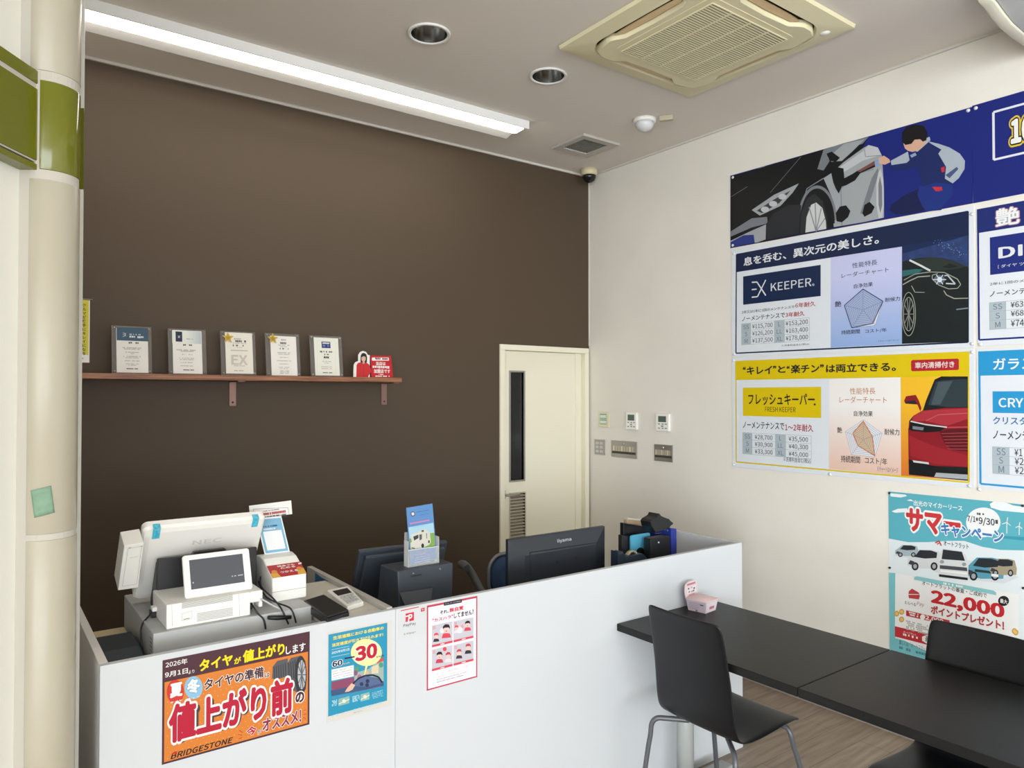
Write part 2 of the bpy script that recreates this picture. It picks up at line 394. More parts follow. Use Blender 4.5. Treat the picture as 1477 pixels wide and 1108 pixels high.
# ---- door in the back wall
M_DOOR = mat('cream_painted_door', 'E6E1CD', 0.45)
b = MB()
b.box(DX0-0.022, DX0+0.018, YB-0.014, YB+0.1, 0, DZ-0.0182, M_DOOR); b.box(DX1-0.018, DX1+0.022, YB-0.014, YB+0.1, 0, DZ-0.0182, M_DOOR)
b.box(DX0-0.022, DX1+0.022, YB-0.014, YB+0.1, DZ-0.018, DZ+0.02, M_DOOR)
b.box(DX0+0.018, DX0+0.024, YB+0.055, YB+0.1, 0, DZ-0.018, M_DOOR); b.box(DX1-0.075, DX1-0.018, YB+0.03, YB+0.1, 0, DZ-0.018, M_DOOR)
dr = struct(put('door_1', b, bevel=0.002))
lf0, lf1 = DX0+0.024, DX1-0.075; gx0, gx1, gz0, gz1 = at_y(YB+0.04, 736, 538).x, at_y(YB+0.04, 755, 538).x, 1.10, 1.86
vz0, vz1 = 0.52, 1.005; vx0, vx1 = gx0-0.002, gx1+0.012
b = MB(); y0, y1 = YB+0.04, YB+0.075
for a in ((lf0, vx0, 0.01, gz0), (lf0, gx0, gz0, DZ-0.02), (vx1, lf1, 0.01, gz0), (gx1, lf1, gz0, DZ-0.02), (vx0, vx1, 0.01, vz0), (vx0, vx1, vz1, gz0), (gx0, gx1, gz1, DZ-0.02)):
    b.box(a[0], a[1], y0, y1, a[2], a[3], M_DOOR)
leaf = put('leaf', b, dr)
b = MB(); 
for a in ((gx0-0.012, gx0, gz0-0.012, gz1+0.012), (gx1, gx1+0.012, gz0-0.012, gz1+0.012)): b.box(a[0], a[1], y0-0.006, y1, a[2], a[3], M_STEEL)
for z in (gz0-0.012, gz1): b.box(gx0, gx1, y0-0.006, y1, z, z+0.012, M_STEEL)
put('vision_frame', b, leaf)
b = MB(); b.box(gx0, gx1, y0+0.012, y0+0.02, gz0, gz1, mat('dark_glass', '101214', 0.15)); put('vision_pane', b, leaf)
b = MB(); M_LOUV = mat('louvre_beige', 'B9AF9D', 0.5)
n = 22
for i in range(n):
    z = vz0 + (vz1-vz0)*(i+0.5)/n
    b.hexa([(vx0, y0, z-0.009), (vx1, y0, z-0.009), (vx1, y1, z+0.004), (vx0, y1, z+0.004)], [(vx0, y0, z-0.004), (vx1, y0, z-0.004), (vx1, y1, z+0.009), (vx0, y1, z+0.009)], M_LOUV)
b.box(vx0-0.008, vx0, y0-0.004, y1, vz0, vz1, M_LOUV); b.box(vx1, vx1+0.008, y0-0.004, y1, vz0, vz1, M_LOUV); b.box(vx0-0.008, vx1+0.008, y0-0.004, y1, vz1, vz1+0.008, M_LOUV)
put('louvre', b, leaf)
b = MB(); hx = at_y(YB+0.02, 728, 716).x
b.box(hx-0.012, hx+0.018, y0-0.006, y0, 0.975, 1.035, M_STEEL); b.tube([(hx, y0, 1.005), (hx, y0-0.04, 1.005), (hx+0.02, y0-0.05, 1.005), (hx+0.105, y0-0.05, 1.003)], 0.008, M_STEEL)
put('handle', b, leaf)
b = MB(); b.box(DX0-0.3, XW, YB+0.1, YB+0.14, 0, 2.2, mat('corridor_dark', '1A1B1C', 0.9)); struct(put('wall_corridor', b))

# ================================================================== CEILING FITTINGS
# long batten light
M_LAMPW = mat('lamp_white', 'E8E9E8', 0.4)
x1, yl0, yl1, zl = 2.69, 3.485, 3.716, 3.312
t = thing('batten_light', 'long white fluorescent batten light glowing along the ceiling above the brown wall', 'ceiling light', (1.4, 3.6, zl))
b = MB(); b.box(0.06, x1, yl0, yl0+0.008, zl, ZC, M_LAMPW); b.box(0.06, x1, yl1-0.006, yl1, zl+0.03, ZC, M_LAMPW); b.box(x1-0.008, x1, yl0+0.008, yl1-0.006, zl+0.018, ZC, M_LAMPW); b.box(0.06, x1-0.008, yl0+0.008, yl1-0.006, ZC-0.01, ZC, M_LAMPW)
put('housing', b, t)
b = MB(); M_TUBE = mat('lit_diffuser', 'FFF7EA', 0.5, emit=12.0)
prof = [(yl0+0.016, zl+0.012), (yl0+0.03, zl+0.001), (yl0+0.10, zl-0.001), (yl0+0.128, zl+0.006), (yl0+0.132, zl+0.03), (yl0+0.016, zl+0.03)]
b.prism([(0.07, y, z) for y, z in prof], (x1-0.025-0.07, 0, 0), M_TUBE, True); put('diffuser', b, t)
b = MB(); b.hexa([(0.065, yl0+0.133, zl+0.022), (x1-0.01, yl0+0.133, zl+0.022), (x1-0.01, yl1-0.007, zl+0.003), (0.065, yl1-0.007, zl+0.003)],
       [(0.065, yl0+0.133, zl+0.026), (x1-0.01, yl0+0.133, zl+0.026), (x1-0.01, yl1-0.007, zl+0.007), (0.065, yl1-0.007, zl+0.007)], M_LAMPW)
put('reflector', b, t)
# downlights, unlit
M_CHROME = mat('mirror_reflector', 'B5B5B3', 0.18, metal=1.0)
for (x, y), lab in zip(DOWN, ('unlit round recessed downlight with mirrored cone, nearest the batten light middle', 'unlit round recessed downlight between the batten light end and the air conditioner')):
    t = thing('downlight', lab, 'downlight', (x, y, ZC), 'recessed downlights in the ceiling')
    b = MB(); b.lathe((x, y, ZC), [(0.083, 0.001), (0.098, 0.0), (0.099, -0.006), (0.094, -0.009), (0.083, -0.006), (0.0825, 0.001)], M_LAMPW, 40, cap=False); put('trim_ring', b, t)
    b = MB(); b.lathe((x, y, ZC), [(0.0825, -0.004), (0.078, 0.03), (0.068, 0.07), (0.05, 0.10)], M_CHROME, 40, cap=False); put('reflector', b, t)
    b = MB(); b.lathe((x, y, ZC), [(0.05, 0.10), (0.032, 0.098), (0.030, 0.06), (0.02, 0.045), (0.0, 0.042)], mat('bulb_frost', 'E6E4DE', 0.3), 24); put('bulb', b, t)
# cassette air conditioner
ax, ay, h = 2.69, 2.175, 0.474
t = thing('ceiling_cassette', 'square yellowed four-way cassette air conditioner in the ceiling with slatted grille', 'air conditioner', (ax, ay, ZC))
M_GAP = mat('gap_shade', '1C1A18', 0.9)  # near-black colour stands in for the shade in the slots and between slats
inn = 0.385
b = MB()
# frame ring: bevelled outer square, rounded opening
def sq_ring(r, z, n=8, rad=0.14): return [(ax+p[0], ay+p[1], z) for p in rrect(-r, r, -r, r, rad, n)]
outer = []
for p in rrect(-1, 1, -1, 1, 0.02, 8): outer.append(p)
ringO = [(ax+h*p[0], ay+h*p[1], ZC-0.001) for p in outer]
ringO2 = [(ax+(h-0.004)*p[0], ay+(h-0.004)*p[1], ZC-0.018) for p in outer]
ringI = sq_ring(inn+0.008, ZC-0.030); ringI2 = sq_ring(inn, ZC-0.012)
b.grid([ringO, ringO2, ringI, ringI2], M_CPL, smooth=False, close=True); put('frame', b, t, normals=True)
b = MB(); b.prism(sq_ring(inn, ZC-0.008), (0, 0, 0.01), M_GAP); put('duct', b, t)
rg = 0.335
# inner face with waisted corners, so a dark outlet slot shows along each side
def face_ring(z, s=1.0):
    out = []
    for q in range(4):
        a = math.pi/2*q; c, sn = math.cos(a), math.sin(a)
        pts = [(0.372, -0.235), (0.362, -0.21), (0.335, -0.17), (0.328, 0), (0.335, 0.17), (0.362, 0.21), (0.372, 0.235), (0.37, 0.29), (0.345, 0.345)]
        for x, y in pts: out.append((ax+s*(x*c-y*sn), ay+s*(x*sn+y*c), z))
    return out
b = MB(); b.grid([face_ring(ZC-0.012), face_ring(ZC-0.038, 1.0), face_ring(ZC-0.043, 0.985)], M_CPL, close=True)
GS = 0.262   # grille half size
gr = [(ax+p[0], ay+p[1], ZC-0.043) for p in rrect(-GS-0.035, GS+0.035, -GS-0.03, GS+0.03, 0.05, 8)]
b.prism([(x, y, z+0.002) for x, y, z in gr], (0, 0, -0.004), M_CPL)
b.bm.faces.new([b.bm.verts.new(p) for p in face_ring(ZC-0.043, 0.985)]).material_index = 0
put('face_panel', b, t)
M_FLAP = mat('tan_louvre_flap', 'D9BE94', 0.5)
for q in range(4):
    a = math.pi/2*q; c, sn = math.cos(a), math.sin(a); b = MB()
    pts = [(0.366, -0.20), (0.342, -0.165), (0.336, 0), (0.342, 0.165), (0.366, 0.20), (0.372, 0.12), (0.373, 0), (0.372, -0.12)]
    b.prism([(ax+x*c-y*sn, ay+x*sn+y*c, ZC-0.020) for x, y in pts], (0, 0, -0.006), M_FLAP if q in (1, 2, 0) else M_FLAP); put('louvre_flap', b, t)
b = MB(); b.box(ax-GS, ax+GS, ay-GS, ay+GS, ZC-0.0462, ZC-0.0456, M_GAP)  # flat backing coloured as the shadow a deeper recess would hold
ns_ = 36
for i in range(ns_+1):
    y = ay-GS + 2*GS*i/ns_; b.box(ax-GS, ax+GS, y-0.0034, y+0.0034, ZC-0.050, ZC-0.0462, M_CPL)
for i in range(5):
    x = ax-GS + 2*GS*i/4; b.box(x-0.003, x+0.003, ay-GS, ay+GS, ZC-0.0505, ZC-0.0462, M_CPL)
put('grille', b, t)
b = MB(); b.lathe((3.075, 1.80, ZC-0.022), [(0.024, 0), (0.022, -0.006), (0.012, -0.010), (0, -0.011)], M_WPL, 20); put('receiver_window', b, t)
# exhaust vent
t = thing('exhaust_vent', 'small square grey ceiling vent with dusty mesh near the wall corner', 'vent', (3.25, 3.6, ZC))
b = MB(); r0 = [(3.25+sx*0.165, 3.6+sy*0.165, ZC-0.001) for sx, sy in ((-1, -1), (1, -1), (1, 1), (-1, 1))]
r1 = [(3.25+sx*0.158, 3.6+sy*0.158, ZC-0.014) for sx, sy in ((-1, -1), (1, -1), (1, 1), (-1, 1))]; r2 = [(3.25+sx*0.105, 3.6+sy*0.105, ZC-0.012) for sx, sy in ((-1, -1), (1, -1), (1, 1), (-1, 1))]
r3 = [(p[0], p[1], ZC+0.01) for p in r2]
b.grid([r0, r1, r2, r3], mat('vent_grey', 'BDB9B2', 0.6), smooth=False, close=True); put('cover', b, t)
b = MB(); b.box(3.145, 3.355, 3.495, 3.705, ZC+0.008, ZC+0.012, mat('vent_dark', '2E2F2C', 0.9))
for i in range(13):
    x = 3.147+0.206*i/12; b.box(x-0.003, x+0.003, 3.495, 3.705, ZC-0.006, ZC+0.004, mat('dusty_mesh', '85877F', 0.9))
    b.box(3.145, 3.355, 3.497+0.206*i/12-0.003, 3.497+0.206*i/12+0.003, ZC-0.004, ZC+0.004, MATS['dusty_mesh'])
put('mesh', b, t)
# motion sensor
sx_, sy_ = 3.235, 3.055
t = thing('motion_sensor', 'white domed motion sensor with a small side bracket on the ceiling', 'sensor', (sx_, sy_, ZC))
b = MB(); b.lathe((sx_, sy_, ZC), [(0.072, 0), (0.070, -0.016), (0.062, -0.022)], M_WPL, 32); put('base', b, t)
b = MB(); b.lathe((sx_, sy_, ZC-0.022), [(0.056, 0), (0.054, -0.014), (0.045, -0.032), (0.028, -0.044), (0, -0.049)], mat('milky_lens', 'D5D8DC', 0.35), 32); put('lens', b, t)
b = MB(); c0 = at_z(ZC, 951, 168); c1 = at_z(ZC, 971, 166); d = (c1-c0).normalized(); nn = Vector((-d.y, d.x, 0))*0.017
b.prism([c0-nn, c1-nn, c1+nn, c0+nn], (0, 0, -0.03), mat('bracket_beige', 'B7AE98', 0.5)); put('bracket', b, t, bevel=0.004)
# dome camera
dx, dy = 3.625, 3.975
t = thing('dome_camera', 'dark dome security camera on a cream base in the ceiling corner', 'camera', (dx, dy, ZC))
b = MB(); b.lathe((dx, dy, ZC), [(0.062, 0), (0.062, -0.034), (0.056, -0.044), (0.05, -0.046)], mat('camera_cream', 'CFC6A4', 0.5), 32); put('base', b, t)
b = MB(); b.lathe((dx, dy, ZC-0.046), [(0.050, 0), (0.048, -0.016), (0.038, -0.036), (0.02, -0.049), (0, -0.053)], mat('smoked_dome', '17181A', 0.12), 32); put('dome', b, t)
# hanging air conditioner, corner in view
t = thing('hanging_air_conditioner', 'white ceiling-hung air conditioner whose rounded corner shows above the blue banner', 'air conditioner', (3.4, 0.7, 3.19))
pr = [(3.125, 3.36), (3.108, 3.30), (3.112, 3.245), (3.135, 3.228), (3.18, 3.224), (3.26, 3.203), (3.34, 3.188), (3.45, 3.183), (3.60, 3.186), (3.725, 3.19), (3.725, 3.36)]
b = MB(); b.prism([(x, 1.2, z) for x, z in pr], (0, -0.045, 0), mat('ac_cream', 'E2DFCC', 0.4), True); put('end_cap', b, t, bevel=0.006)
b = MB(); b.prism([(x+0.012 if x < 3.5 else x, 1.153, z+0.006 if z < 3.3 else z) for x, z in pr], (0, -1.0, 0), mat('ac_panel', 'D3D5D6', 0.4), True); put('body', b, t, bevel=0.004)

# ================================================================== SHELF AND WHAT STANDS ON IT
mw = mat('red_brown_wood', '7A4B30', 0.45); nt = mw.node_tree
tc = nt.nodes.new('ShaderNodeTexCoord'); mp = nt.nodes.new('ShaderNodeMapping'); mp.inputs['Scale'].default_value = (3, 40, 60)
ns = nt.nodes.new('ShaderNodeTexNoise'); ns.inputs['Scale'].default_value = 1.5; ns.inputs['Detail'].default_value = 6
rp = nt.nodes.new('ShaderNodeValToRGB'); rp.color_ramp.elements[0].color = lin('6A3A22'); rp.color_ramp.elements[1].color = lin('A9714B'); rp.color_ramp.elements[0].position = 0.35; rp.color_ramp.elements[1].position = 0.7
nt.links.new(tc.outputs['Object'], mp.inputs[0]); nt.links.new(mp.outputs[0], ns.inputs['Vector']); nt.links.new(ns.outputs['Fac'], rp.inputs[0]); nt.links.new(rp.outputs[0], nt.nodes['Principled BSDF'].inputs['Base Color'])
SZ = 1.803
t = thing('wall_shelf', 'long red-brown wooden shelf on the brown wall holding framed certificates', 'shelf', (1.2, YB, SZ-0.03))
box1('board', 0.06, 2.05, 3.90, YB-0.001, SZ-0.028, SZ, mw, t, bevel=0.002)
M_BRK = mat('bracket_copper', '7F6259', 0.4, metal=0.5)
for bx in (1.125, 2.03):
    b = MB(); bx0, bx1 = bx-0.018, bx+0.018
    b.box(bx0, bx1, YB-0.006, YB-0.001, 1.64, SZ-0.028, M_BRK); b.box(bx0, bx1, 3.93, YB-0.001, SZ-0.034, SZ-0.0281, M_BRK)
    b.lathe((bx, YB-0.006, 1.66), [(0.006, 0), (0.005, -0.002), (0, -0.003)], M_BLACK, 12, axis='y')
    put('bracket', b, t, bevel=0.001)
M_ACR = clear('acrylic', '8C8A86', 0.35, 0.12)
LEAN = math.radians(8)
def plaque(px, label):
    """px: outer quad's left and right pixel column at the foot and the paper's quad; the plaque leans back on the wall."""
    xl, xr = px[0], px[1]
    y0 = 3.985; V = Vector((0, math.sin(LEAN), math.cos(LEAN)))
    p0 = at_y(y0, xl, 541); p1 = at_y(y0, xr, 542)
    H = 0.238
    t = thing('certificate_plaque', label, 'certificate plaque', ((p0.x+p1.x)/2, y0, SZ), 'certificates on the shelf')
    A = Art((p0.x, y0, SZ+0.001), (1, 0, 0), V)
    A.slab_uv(0, 0, p1.x-p0.x, H, M_ACR, 0.006); A.done('acrylic_frame', t)
    for u in (0.011, p1.x-p0.x-0.011):
        for v in (0.011, H-0.011):
            b = MB(); c = A.P(u, v, 2); b.lathe(c, [(0.0045, 0), (0.0045, -0.003), (0, -0.004)], M_STEEL, 12, axis='y'); put('standoff_screw', b, t)
    return t, A
def star(A, c, r, m, L):
    pts = []
    for i in range(10):
        a = math.pi/2 + math.pi*i/5; rr = r if i % 2 == 0 else r*0.45; pts.append((c[0]+rr*math.cos(a), c[1]+rr*math.sin(a)))
    f = [A.P(u, v, L) for u, v in pts]; A.mb.prism(f, -A.N*0.002, m)
GREY = ink('B9B7B2'); INKD = ink('55534F'); PAPER = ink('F1EFEA')
def text_lines(A, cx, ys, widths, h, m, L=4):
    for i, (y, w) in enumerate(zip(ys, widths)): A.dashes((cx-w/2, y+h), (cx+w/2, y), m, L, seed=int(y*7)+i)
# 1: navy header
t, A = plaque((161.5, 219.5), 'clear certificate plaque with a navy printed header, leftmost on the shelf')
A.crop(140, 455, 170/1477); A.L = 3
A.rect((246, 715), (634, 175), PAPER, 2); A.rect((246, 312), (636, 165), ink('3F5C72'), 3)
for p in ([(320, 220), (340, 222), (362, 262)], [(320, 268), (340, 262), (362, 222)], [(322, 243), (336, 243)]): A.line(p, 0.0018, ink('D8E0E6'), 5)
A.dashes((405, 250), (555, 236), ink('B9C6D0'), 5, 3); A.dashes((405, 285), (580, 264), ink('E3E8EC'), 5, 5)
A.dashes((370, 357), (520, 337), INKD, 5, 6, 0.6); text_lines(A, 440, [405, 422, 460, 478, 512, 530, 568, 606, 622], [240, 200, 170, 60, 220, 160, 190, 160, 120], 9, GREY); A.dashes((370, 677), (520, 664), INKD, 5, 9)
A.done('certificate', t)
# 2: blue tab header and sky picture
t, A = plaque((243.5, 298.5), 'clear certificate plaque with a dark blue tab and pale sky header, second from the left')
A.crop(140, 455, 170/1477)
A.rect((955, 728), (1308, 200), PAPER, 2); A.rect((942, 345), (1300, 205), gradient('pale_sky_print', 'DDE0D8', 'AEBBC4', 'X', 0.0, 0.07), 3); A.rect((985, 328), (1065, 205), ink('2B3550'), 4)
A.line([(1012, 255), (1040, 285)], 0.002, PAPER, 5); A.line([(1040, 255), (1012, 285)], 0.002, PAPER, 5); A.dashes((1100, 305), (1200, 292), GREY, 5, 2)
A.dashes((1055, 383), (1190, 365), INKD, 5, 6, 0.6); text_lines(A, 1125, [433, 448, 488, 535, 552, 588, 630], [260, 180, 140, 190, 170, 150, 160], 9, GREY); A.dashes((1080, 692), (1215, 680), INKD, 5, 9)
A.done('certificate', t)
GOLD = mat('gold_foil', 'C9A94E', 0.3, metal=0.7)
# 3: star and large EX
t, A = plaque((319.5, 370), 'clear certificate plaque with a gold star and large pale EX letters')
A.crop(310, 470, 200/1477)
A.rect((120, 508), (395, 82), ink('EFEBE0'), 2)
A.text('EX', (175, 415), (345, 315), ink('CFCBC2'), 0.03, L=4)
A.dashes((190, 150), (300, 135), GREY, 5, 1); A.dashes((190, 177), (330, 158), INKD, 5, 2, 0.7); A.dashes((190, 222), (305, 205), INKD, 5, 3, 0.6); text_lines(A, 260, [185, 228, 262, 425], [140, 60, 200, 120], 7, GREY); A.dashes((205, 487), (315, 474), GREY, 5, 7)
A.done('certificate', t)
star(A, A.uv(138, 128), 0.032, GOLD, 14); star(A, A.uv(138, 130), 0.016, mat('dark_gold', 'A08A3A', 0.4, metal=0.6), 18); A.done('star_badge', t)['label'] = 'gold five-pointed star badge'
# 4: star
t, A = plaque((384.5, 434), 'clear certificate plaque with a gold star and lines of fine print')
A.crop(310, 470, 200/1477)
A.rect((605, 528), (862, 118), PAPER, 2)
A.dashes((690, 165), (755, 143), GREY, 5, 1); A.dashes((670, 197), (785, 178), INKD, 5, 2, 0.7); A.dashes((690, 255), (782, 240), INKD, 5, 3, 0.6)
text_lines(A, 735, [205, 222, 285, 302, 335, 372, 405, 440, 455], [120, 80, 140, 120, 90, 150, 100, 120, 90], 7, GREY); text_lines(A, 740, [478, 492, 505], [95, 95, 95], 6, ink('8D8B86'))
A.done('certificate', t)
star(A, A.uv(615, 138), 0.032, GOLD, 14); star(A, A.uv(615, 140), 0.016, MATS['dark_gold'], 18); A.done('star_badge', t)['label'] = 'gold five-pointed star badge'
# 5: small navy logo block
t, A = plaque((449, 495.5), 'clear certificate plaque with a small navy block on cream paper, rightmost of the plaques')
A.crop(310, 470, 200/1477)
A.rect((1070, 528), (1310, 135), ink('ECEDE2'), 2); A.line([(1090, 160), (1285, 160), (1285, 510), (1090, 510)], 0.0012, ink('D6D4C6'), 3, True)
A.rect((1137, 236), (1228, 172), ink('2F3F78'), 4); A.dashes((1146, 196), (1218, 180), PAPER, 5, 4, 1.0); A.dashes((1150, 226), (1214, 206), ink('7F8BB8'), 5, 4)
A.dashes((1118, 287), (1255, 272), INKD, 5, 3); A.dashes((1165, 318), (1210, 300), INKD, 5, 3, 0.6); A.dashes((1160, 352), (1218, 328), ink('33322F'), 5, 6, 1.0); text_lines(A, 1190, [378, 395, 435, 455], [95, 50, 130, 110], 8, GREY); A.dashes((1150, 506), (1255, 496), INKD, 5, 9)
A.done('certificate', t)
# red standee with a cut-out portrait
t = thing('counter_standee', 'red and white cut-out standee showing a woman in a red jacket', 'sign', (1.9, 3.97, SZ))
A = Art((1.8, 3.965, SZ), (1, 0, 0), (0, 0.04, 1)); A.crop(500, 500, 90/1108)
W_ = ink('F4F2EE'); RED = ink('C81E2B')
out = [(120, 547), (125, 330), (150, 280), (205, 255), (205, 150), (240, 95), (290, 78), (345, 95), (380, 150), (410, 150), (412, 547)]
fr = [A.P(*A.uv(*p), 0) for p in out]; A.mb.prism(fr, -A.N*0.003, W_); A.mb.bm.faces.ensure_lookup_table()
A.done('portrait_cutout', t); A.L = 2
A.poly([(170, 545), (175, 330), (200, 290), (265, 275), (340, 275), (400, 320), (445, 440), (385, 520), (380, 545)], ink('CC2B2F'), 2)
A.poly([(245, 275), (248, 160), (270, 120), (310, 112), (350, 140), (362, 200), (358, 280), (330, 290), (280, 290)], ink('2A2321'), 3)
A.ell((300, 215), 38, 55, ink('E2B9A4'), 4); A.poly([(262, 190), (270, 150), (330, 145), (340, 185), (300, 172)], ink('2A2321'), 5)
A.poly([(285, 265), (318, 265), (322, 295), (300, 310), (280, 295)], ink('DDB09A'), 4)
A.line([(300, 310), (300, 540)], 0.002, ink('A81E26'), 4); A.line([(285, 205), (293, 205)], 0.002, INKD, 6); A.line([(308, 205), (316, 205)], 0.002, INKD, 6); A.line([(294, 245), (306, 245)], 0.002, ink('B5585A'), 6)
A.done('portrait_print', t)
A.c = (500, 500, 90/1108)
fr = [A.P(*A.uv(*p), 1) for p in [(440, 547), (425, 158), (785, 165), (825, 547)]]; A.mb.prism(fr, -A.N*0.003, RED)
A.poly(rr_ := [(450, 195), (745, 195), (752, 240), (745, 250), (455, 250), (445, 240)], W_, 2); A.dashes((470, 235), (730, 205), ink('7A2A2C'), 3, 2)
A.text('当店は', (520, 332), (690, 272), W_, 0.03, L=3); A.text('もぐもぐ特お客様', (460, 390), (775, 345), W_, 0.02, L=3) if False else A.dashes((460, 390), (775, 348), W_, 3, 5, 1.0)
A.text('加盟店です', (482, 470), (772, 405), W_, 0.03, L=3); A.dashes((560, 505), (650, 488), W_, 3, 8); A.dashes((510, 540), (760, 518), W_, 3, 9)
A.done('text_board', t)
# yellow mini banner at the left end of the shelf
t = thing('mini_banner', 'small yellow vertical banner with black lettering standing at the shelf end by the pillar', 'banner', (0.40, 3.97, SZ))
A = Art((0.34, 3.97, SZ), (1, 0, 0), (0, 0, 1)); A.crop(110, 400, 490/1477); A.STEP = 0.0004
u1 = A.uv(57, 380)[0]; v1 = A.uv(50, 100)[1]
A.slab_uv(u1-0.10, 0.05, u1, v1, ink('F2F2EE'), 0.001); A.poly_uv([(u1-0.10, 0.115), (u1-0.004, 0.085), (u1-0.004, v1), (u1-0.10, v1)], ink('D6CB2E'), 1)
A.poly_uv([(u1-0.10, 0.05), (u1-0.035, 0.05), (u1-0.030, 0.10), (u1-0.10, 0.12)], ink('3B4A9A'), 2)
chars = 'クルマが勝手にキレイになる。'
for i, ch in enumerate(chars):
    vv = v1-0.012-0.019*(i+1)
    vs2, _ = text_mesh(ch, 0.02); p = [(u1-0.031, vv), (u1-0.015, vv+0.0155)]
    k = A.mb.mi(ink('26261C')); nv = [A.mb.bm.verts.new(A.P(p[0][0]+(v.x)*0.017, vv+v.y*0.017, 3)) for v in vs2]
    for f in _:
        try: A.mb.bm.faces.new([nv[q] for q in f]).material_index = k
        except ValueError: pass
A.done('cloth', t)
b = MB(); b.tube([(0.34+u1-0.104, 3.972, SZ+v1+0.004), (0.34+u1+0.012, 3.972, SZ+v1+0.004)], 0.003, M_STEEL, 8); b.tube([(0.34+u1-0.104, 3.972, SZ), (0.34+u1-0.104, 3.972, SZ+v1+0.008)], 0.003, M_STEEL, 8)
b.lathe((0.34+u1-0.104, 3.972, SZ), [(0.03, 0), (0.03, 0.006), (0.004, 0.010)], M_STEEL, 20); put('pole', b, t)

# ================================================================== RIGHT WALL: SWITCHES
def on_wall(px0, py0, px1, py1): a = at_x(XW, px0, py0); c = at_x(XW, px1, py1); return c.y, a.y, c.z, a.z
wx = XW
y0, y1, z0, z1 = on_wall(865, 594, 879.5, 616.5)
t = thing('labelled_switch', 'small cream switch plate with green labels by the door', 'switch', (wx, (y0+y1)/2, z0))
box1('plate', wx-0.010, wx, y0, y1, z0, z1, mat('switch_cream', 'D8D3B4', 0.5), t)
A = Art((wx-0.010, y1, z0), (0, -1, 0), (0, 0, 1)); w, hh = y1-y0, z1-z0
for v in (0.60, 0.23):
    A.poly_uv([(w*0.12, hh*(v-0.05)), (w*0.78, hh*(v-0.05)), (w*0.78, hh*(v+0.27)), (w*0.12, hh*(v+0.27))], ink('6FA98A'), 1); A.poly_uv([(w*0.14, hh*v), (w*0.76, hh*v), (w*0.76, hh*(v+0.2)), (w*0.14, hh*(v+0.2))], ink('E4E9E2'), 2)
A.done('label_strip', t)
for (q, lab) in (((905, 594.5, 921, 620), 'white remote control panel with a grey-green display, nearest the door'), ((948.5, 596.5, 967.5, 622.5), 'white remote control panel with a grey-green display, farthest from the door')):
    y0, y1, z0, z1 = on_wall(*q); t = thing('thermostat_control', lab, 'control panel', (wx, (y0+y1)/2, z0), 'remote control panels on the right wall')
    box1('case', wx-0.020, wx, y0, y1, z0, z1, M_WPL, t, bevel=0.004)
    A = Art((wx-0.020, y1, z0), (0, -1, 0), (0, 0, 1)); w, hh = y1-y0, z1-z0
    A.poly_uv([(w*0.2, hh*0.52), (w*0.8, hh*0.52), (w*0.8, hh*0.86), (w*0.2, hh*0.86)], mat('lcd_green', '4F5F57', 0.2), 1); A.done('display', t)
    A = Art((wx-0.020, y1, z0), (0, -1, 0), (0, 0, 1))
    for v in (0.38, 0.14):
        for u in (0.18, 0.46, 0.70): A.poly_uv([(w*u, hh*v), (w*(u+0.16), hh*v), (w*(u+0.16), hh*(v+0.06)), (w*u, hh*(v+0.06))], ink('8D8F92'), 1)
    A.poly_uv([(w*0.42, hh*0.25), (w*0.6, hh*0.25), (w*0.6, hh*0.33), (w*0.42, hh*0.33)], ink('8D8F92'), 1)
    A.done('buttons', t)
def plate(q, lab, kind):
    y0, y1, z0, z1 = on_wall(*q); t = thing('switch_plate', lab, 'switch', (wx, (y0+y1)/2, z0), 'steel switch plates on the right wall'); w, hh = y1-y0, z1-z0
    box1('cover', wx-0.008, wx, y0, y1, z0, z1, M_STEEL, t, bevel=0.002)
    A = Art((wx-0.008, y1, z0), (0, -1, 0), (0, 0, 1))
    if kind == 0:
        for u in (0.16, 0.56):
            for v in (0.14, 0.42, 0.68): A.mb.hexa([A.P(w*u, hh*v, 1), A.P(w*(u+0.28), hh*v, 1), A.P(w*(u+0.28), hh*(v+0.16), 1), A.P(w*u, hh*(v+0.16), 1)], [A.P(w*u, hh*v, 14), A.P(w*(u+0.28), hh*v, 14), A.P(w*(u+0.28), hh*(v+0.16), 14), A.P(w*u, hh*(v+0.16), 14)], M_GPL)
        A.done('rocker', t)
    else:
        A.poly_uv([(w*0.04, hh*0.22), (w*0.96, hh*0.22), (w*0.96, hh*0.36), (w*0.04, hh*0.36)], mat('slot_dark', '3E3A36', 0.6), 1); A.done('slot', t)
        A = Art((wx-0.008, y1, z0), (0, -1, 0), (0, 0, 1)); n = 8
        for i in range(n):
            u = w*(0.08+0.84*i/n); A.poly_uv([(u, hh*0.38), (u+w*0.065, hh*0.38), (u+w*0.065, hh*0.68), (u, hh*0.68)], ink('CBBFA2' if i % 3 else 'E3DCC8'), 2)
        A.done('name_strips', t)
        A.mb.lathe(A.P(w*0.5, hh*0.82, 0), [(0.008, 0), (0.007, -0.006), (0, -0.007)], M_STEEL, 14, axis='x'); A.done('key_knob', t)
plate((858.5, 633.5, 873, 656.5), 'narrow steel plate with two columns of grey rockers beside the door', 0)
plate((882.5, 635, 919.5, 662), 'wide steel switch plate under the first remote control', 1)
plate((944.5, 640.5, 971, 667), 'square steel switch plate under the second remote control', 1)

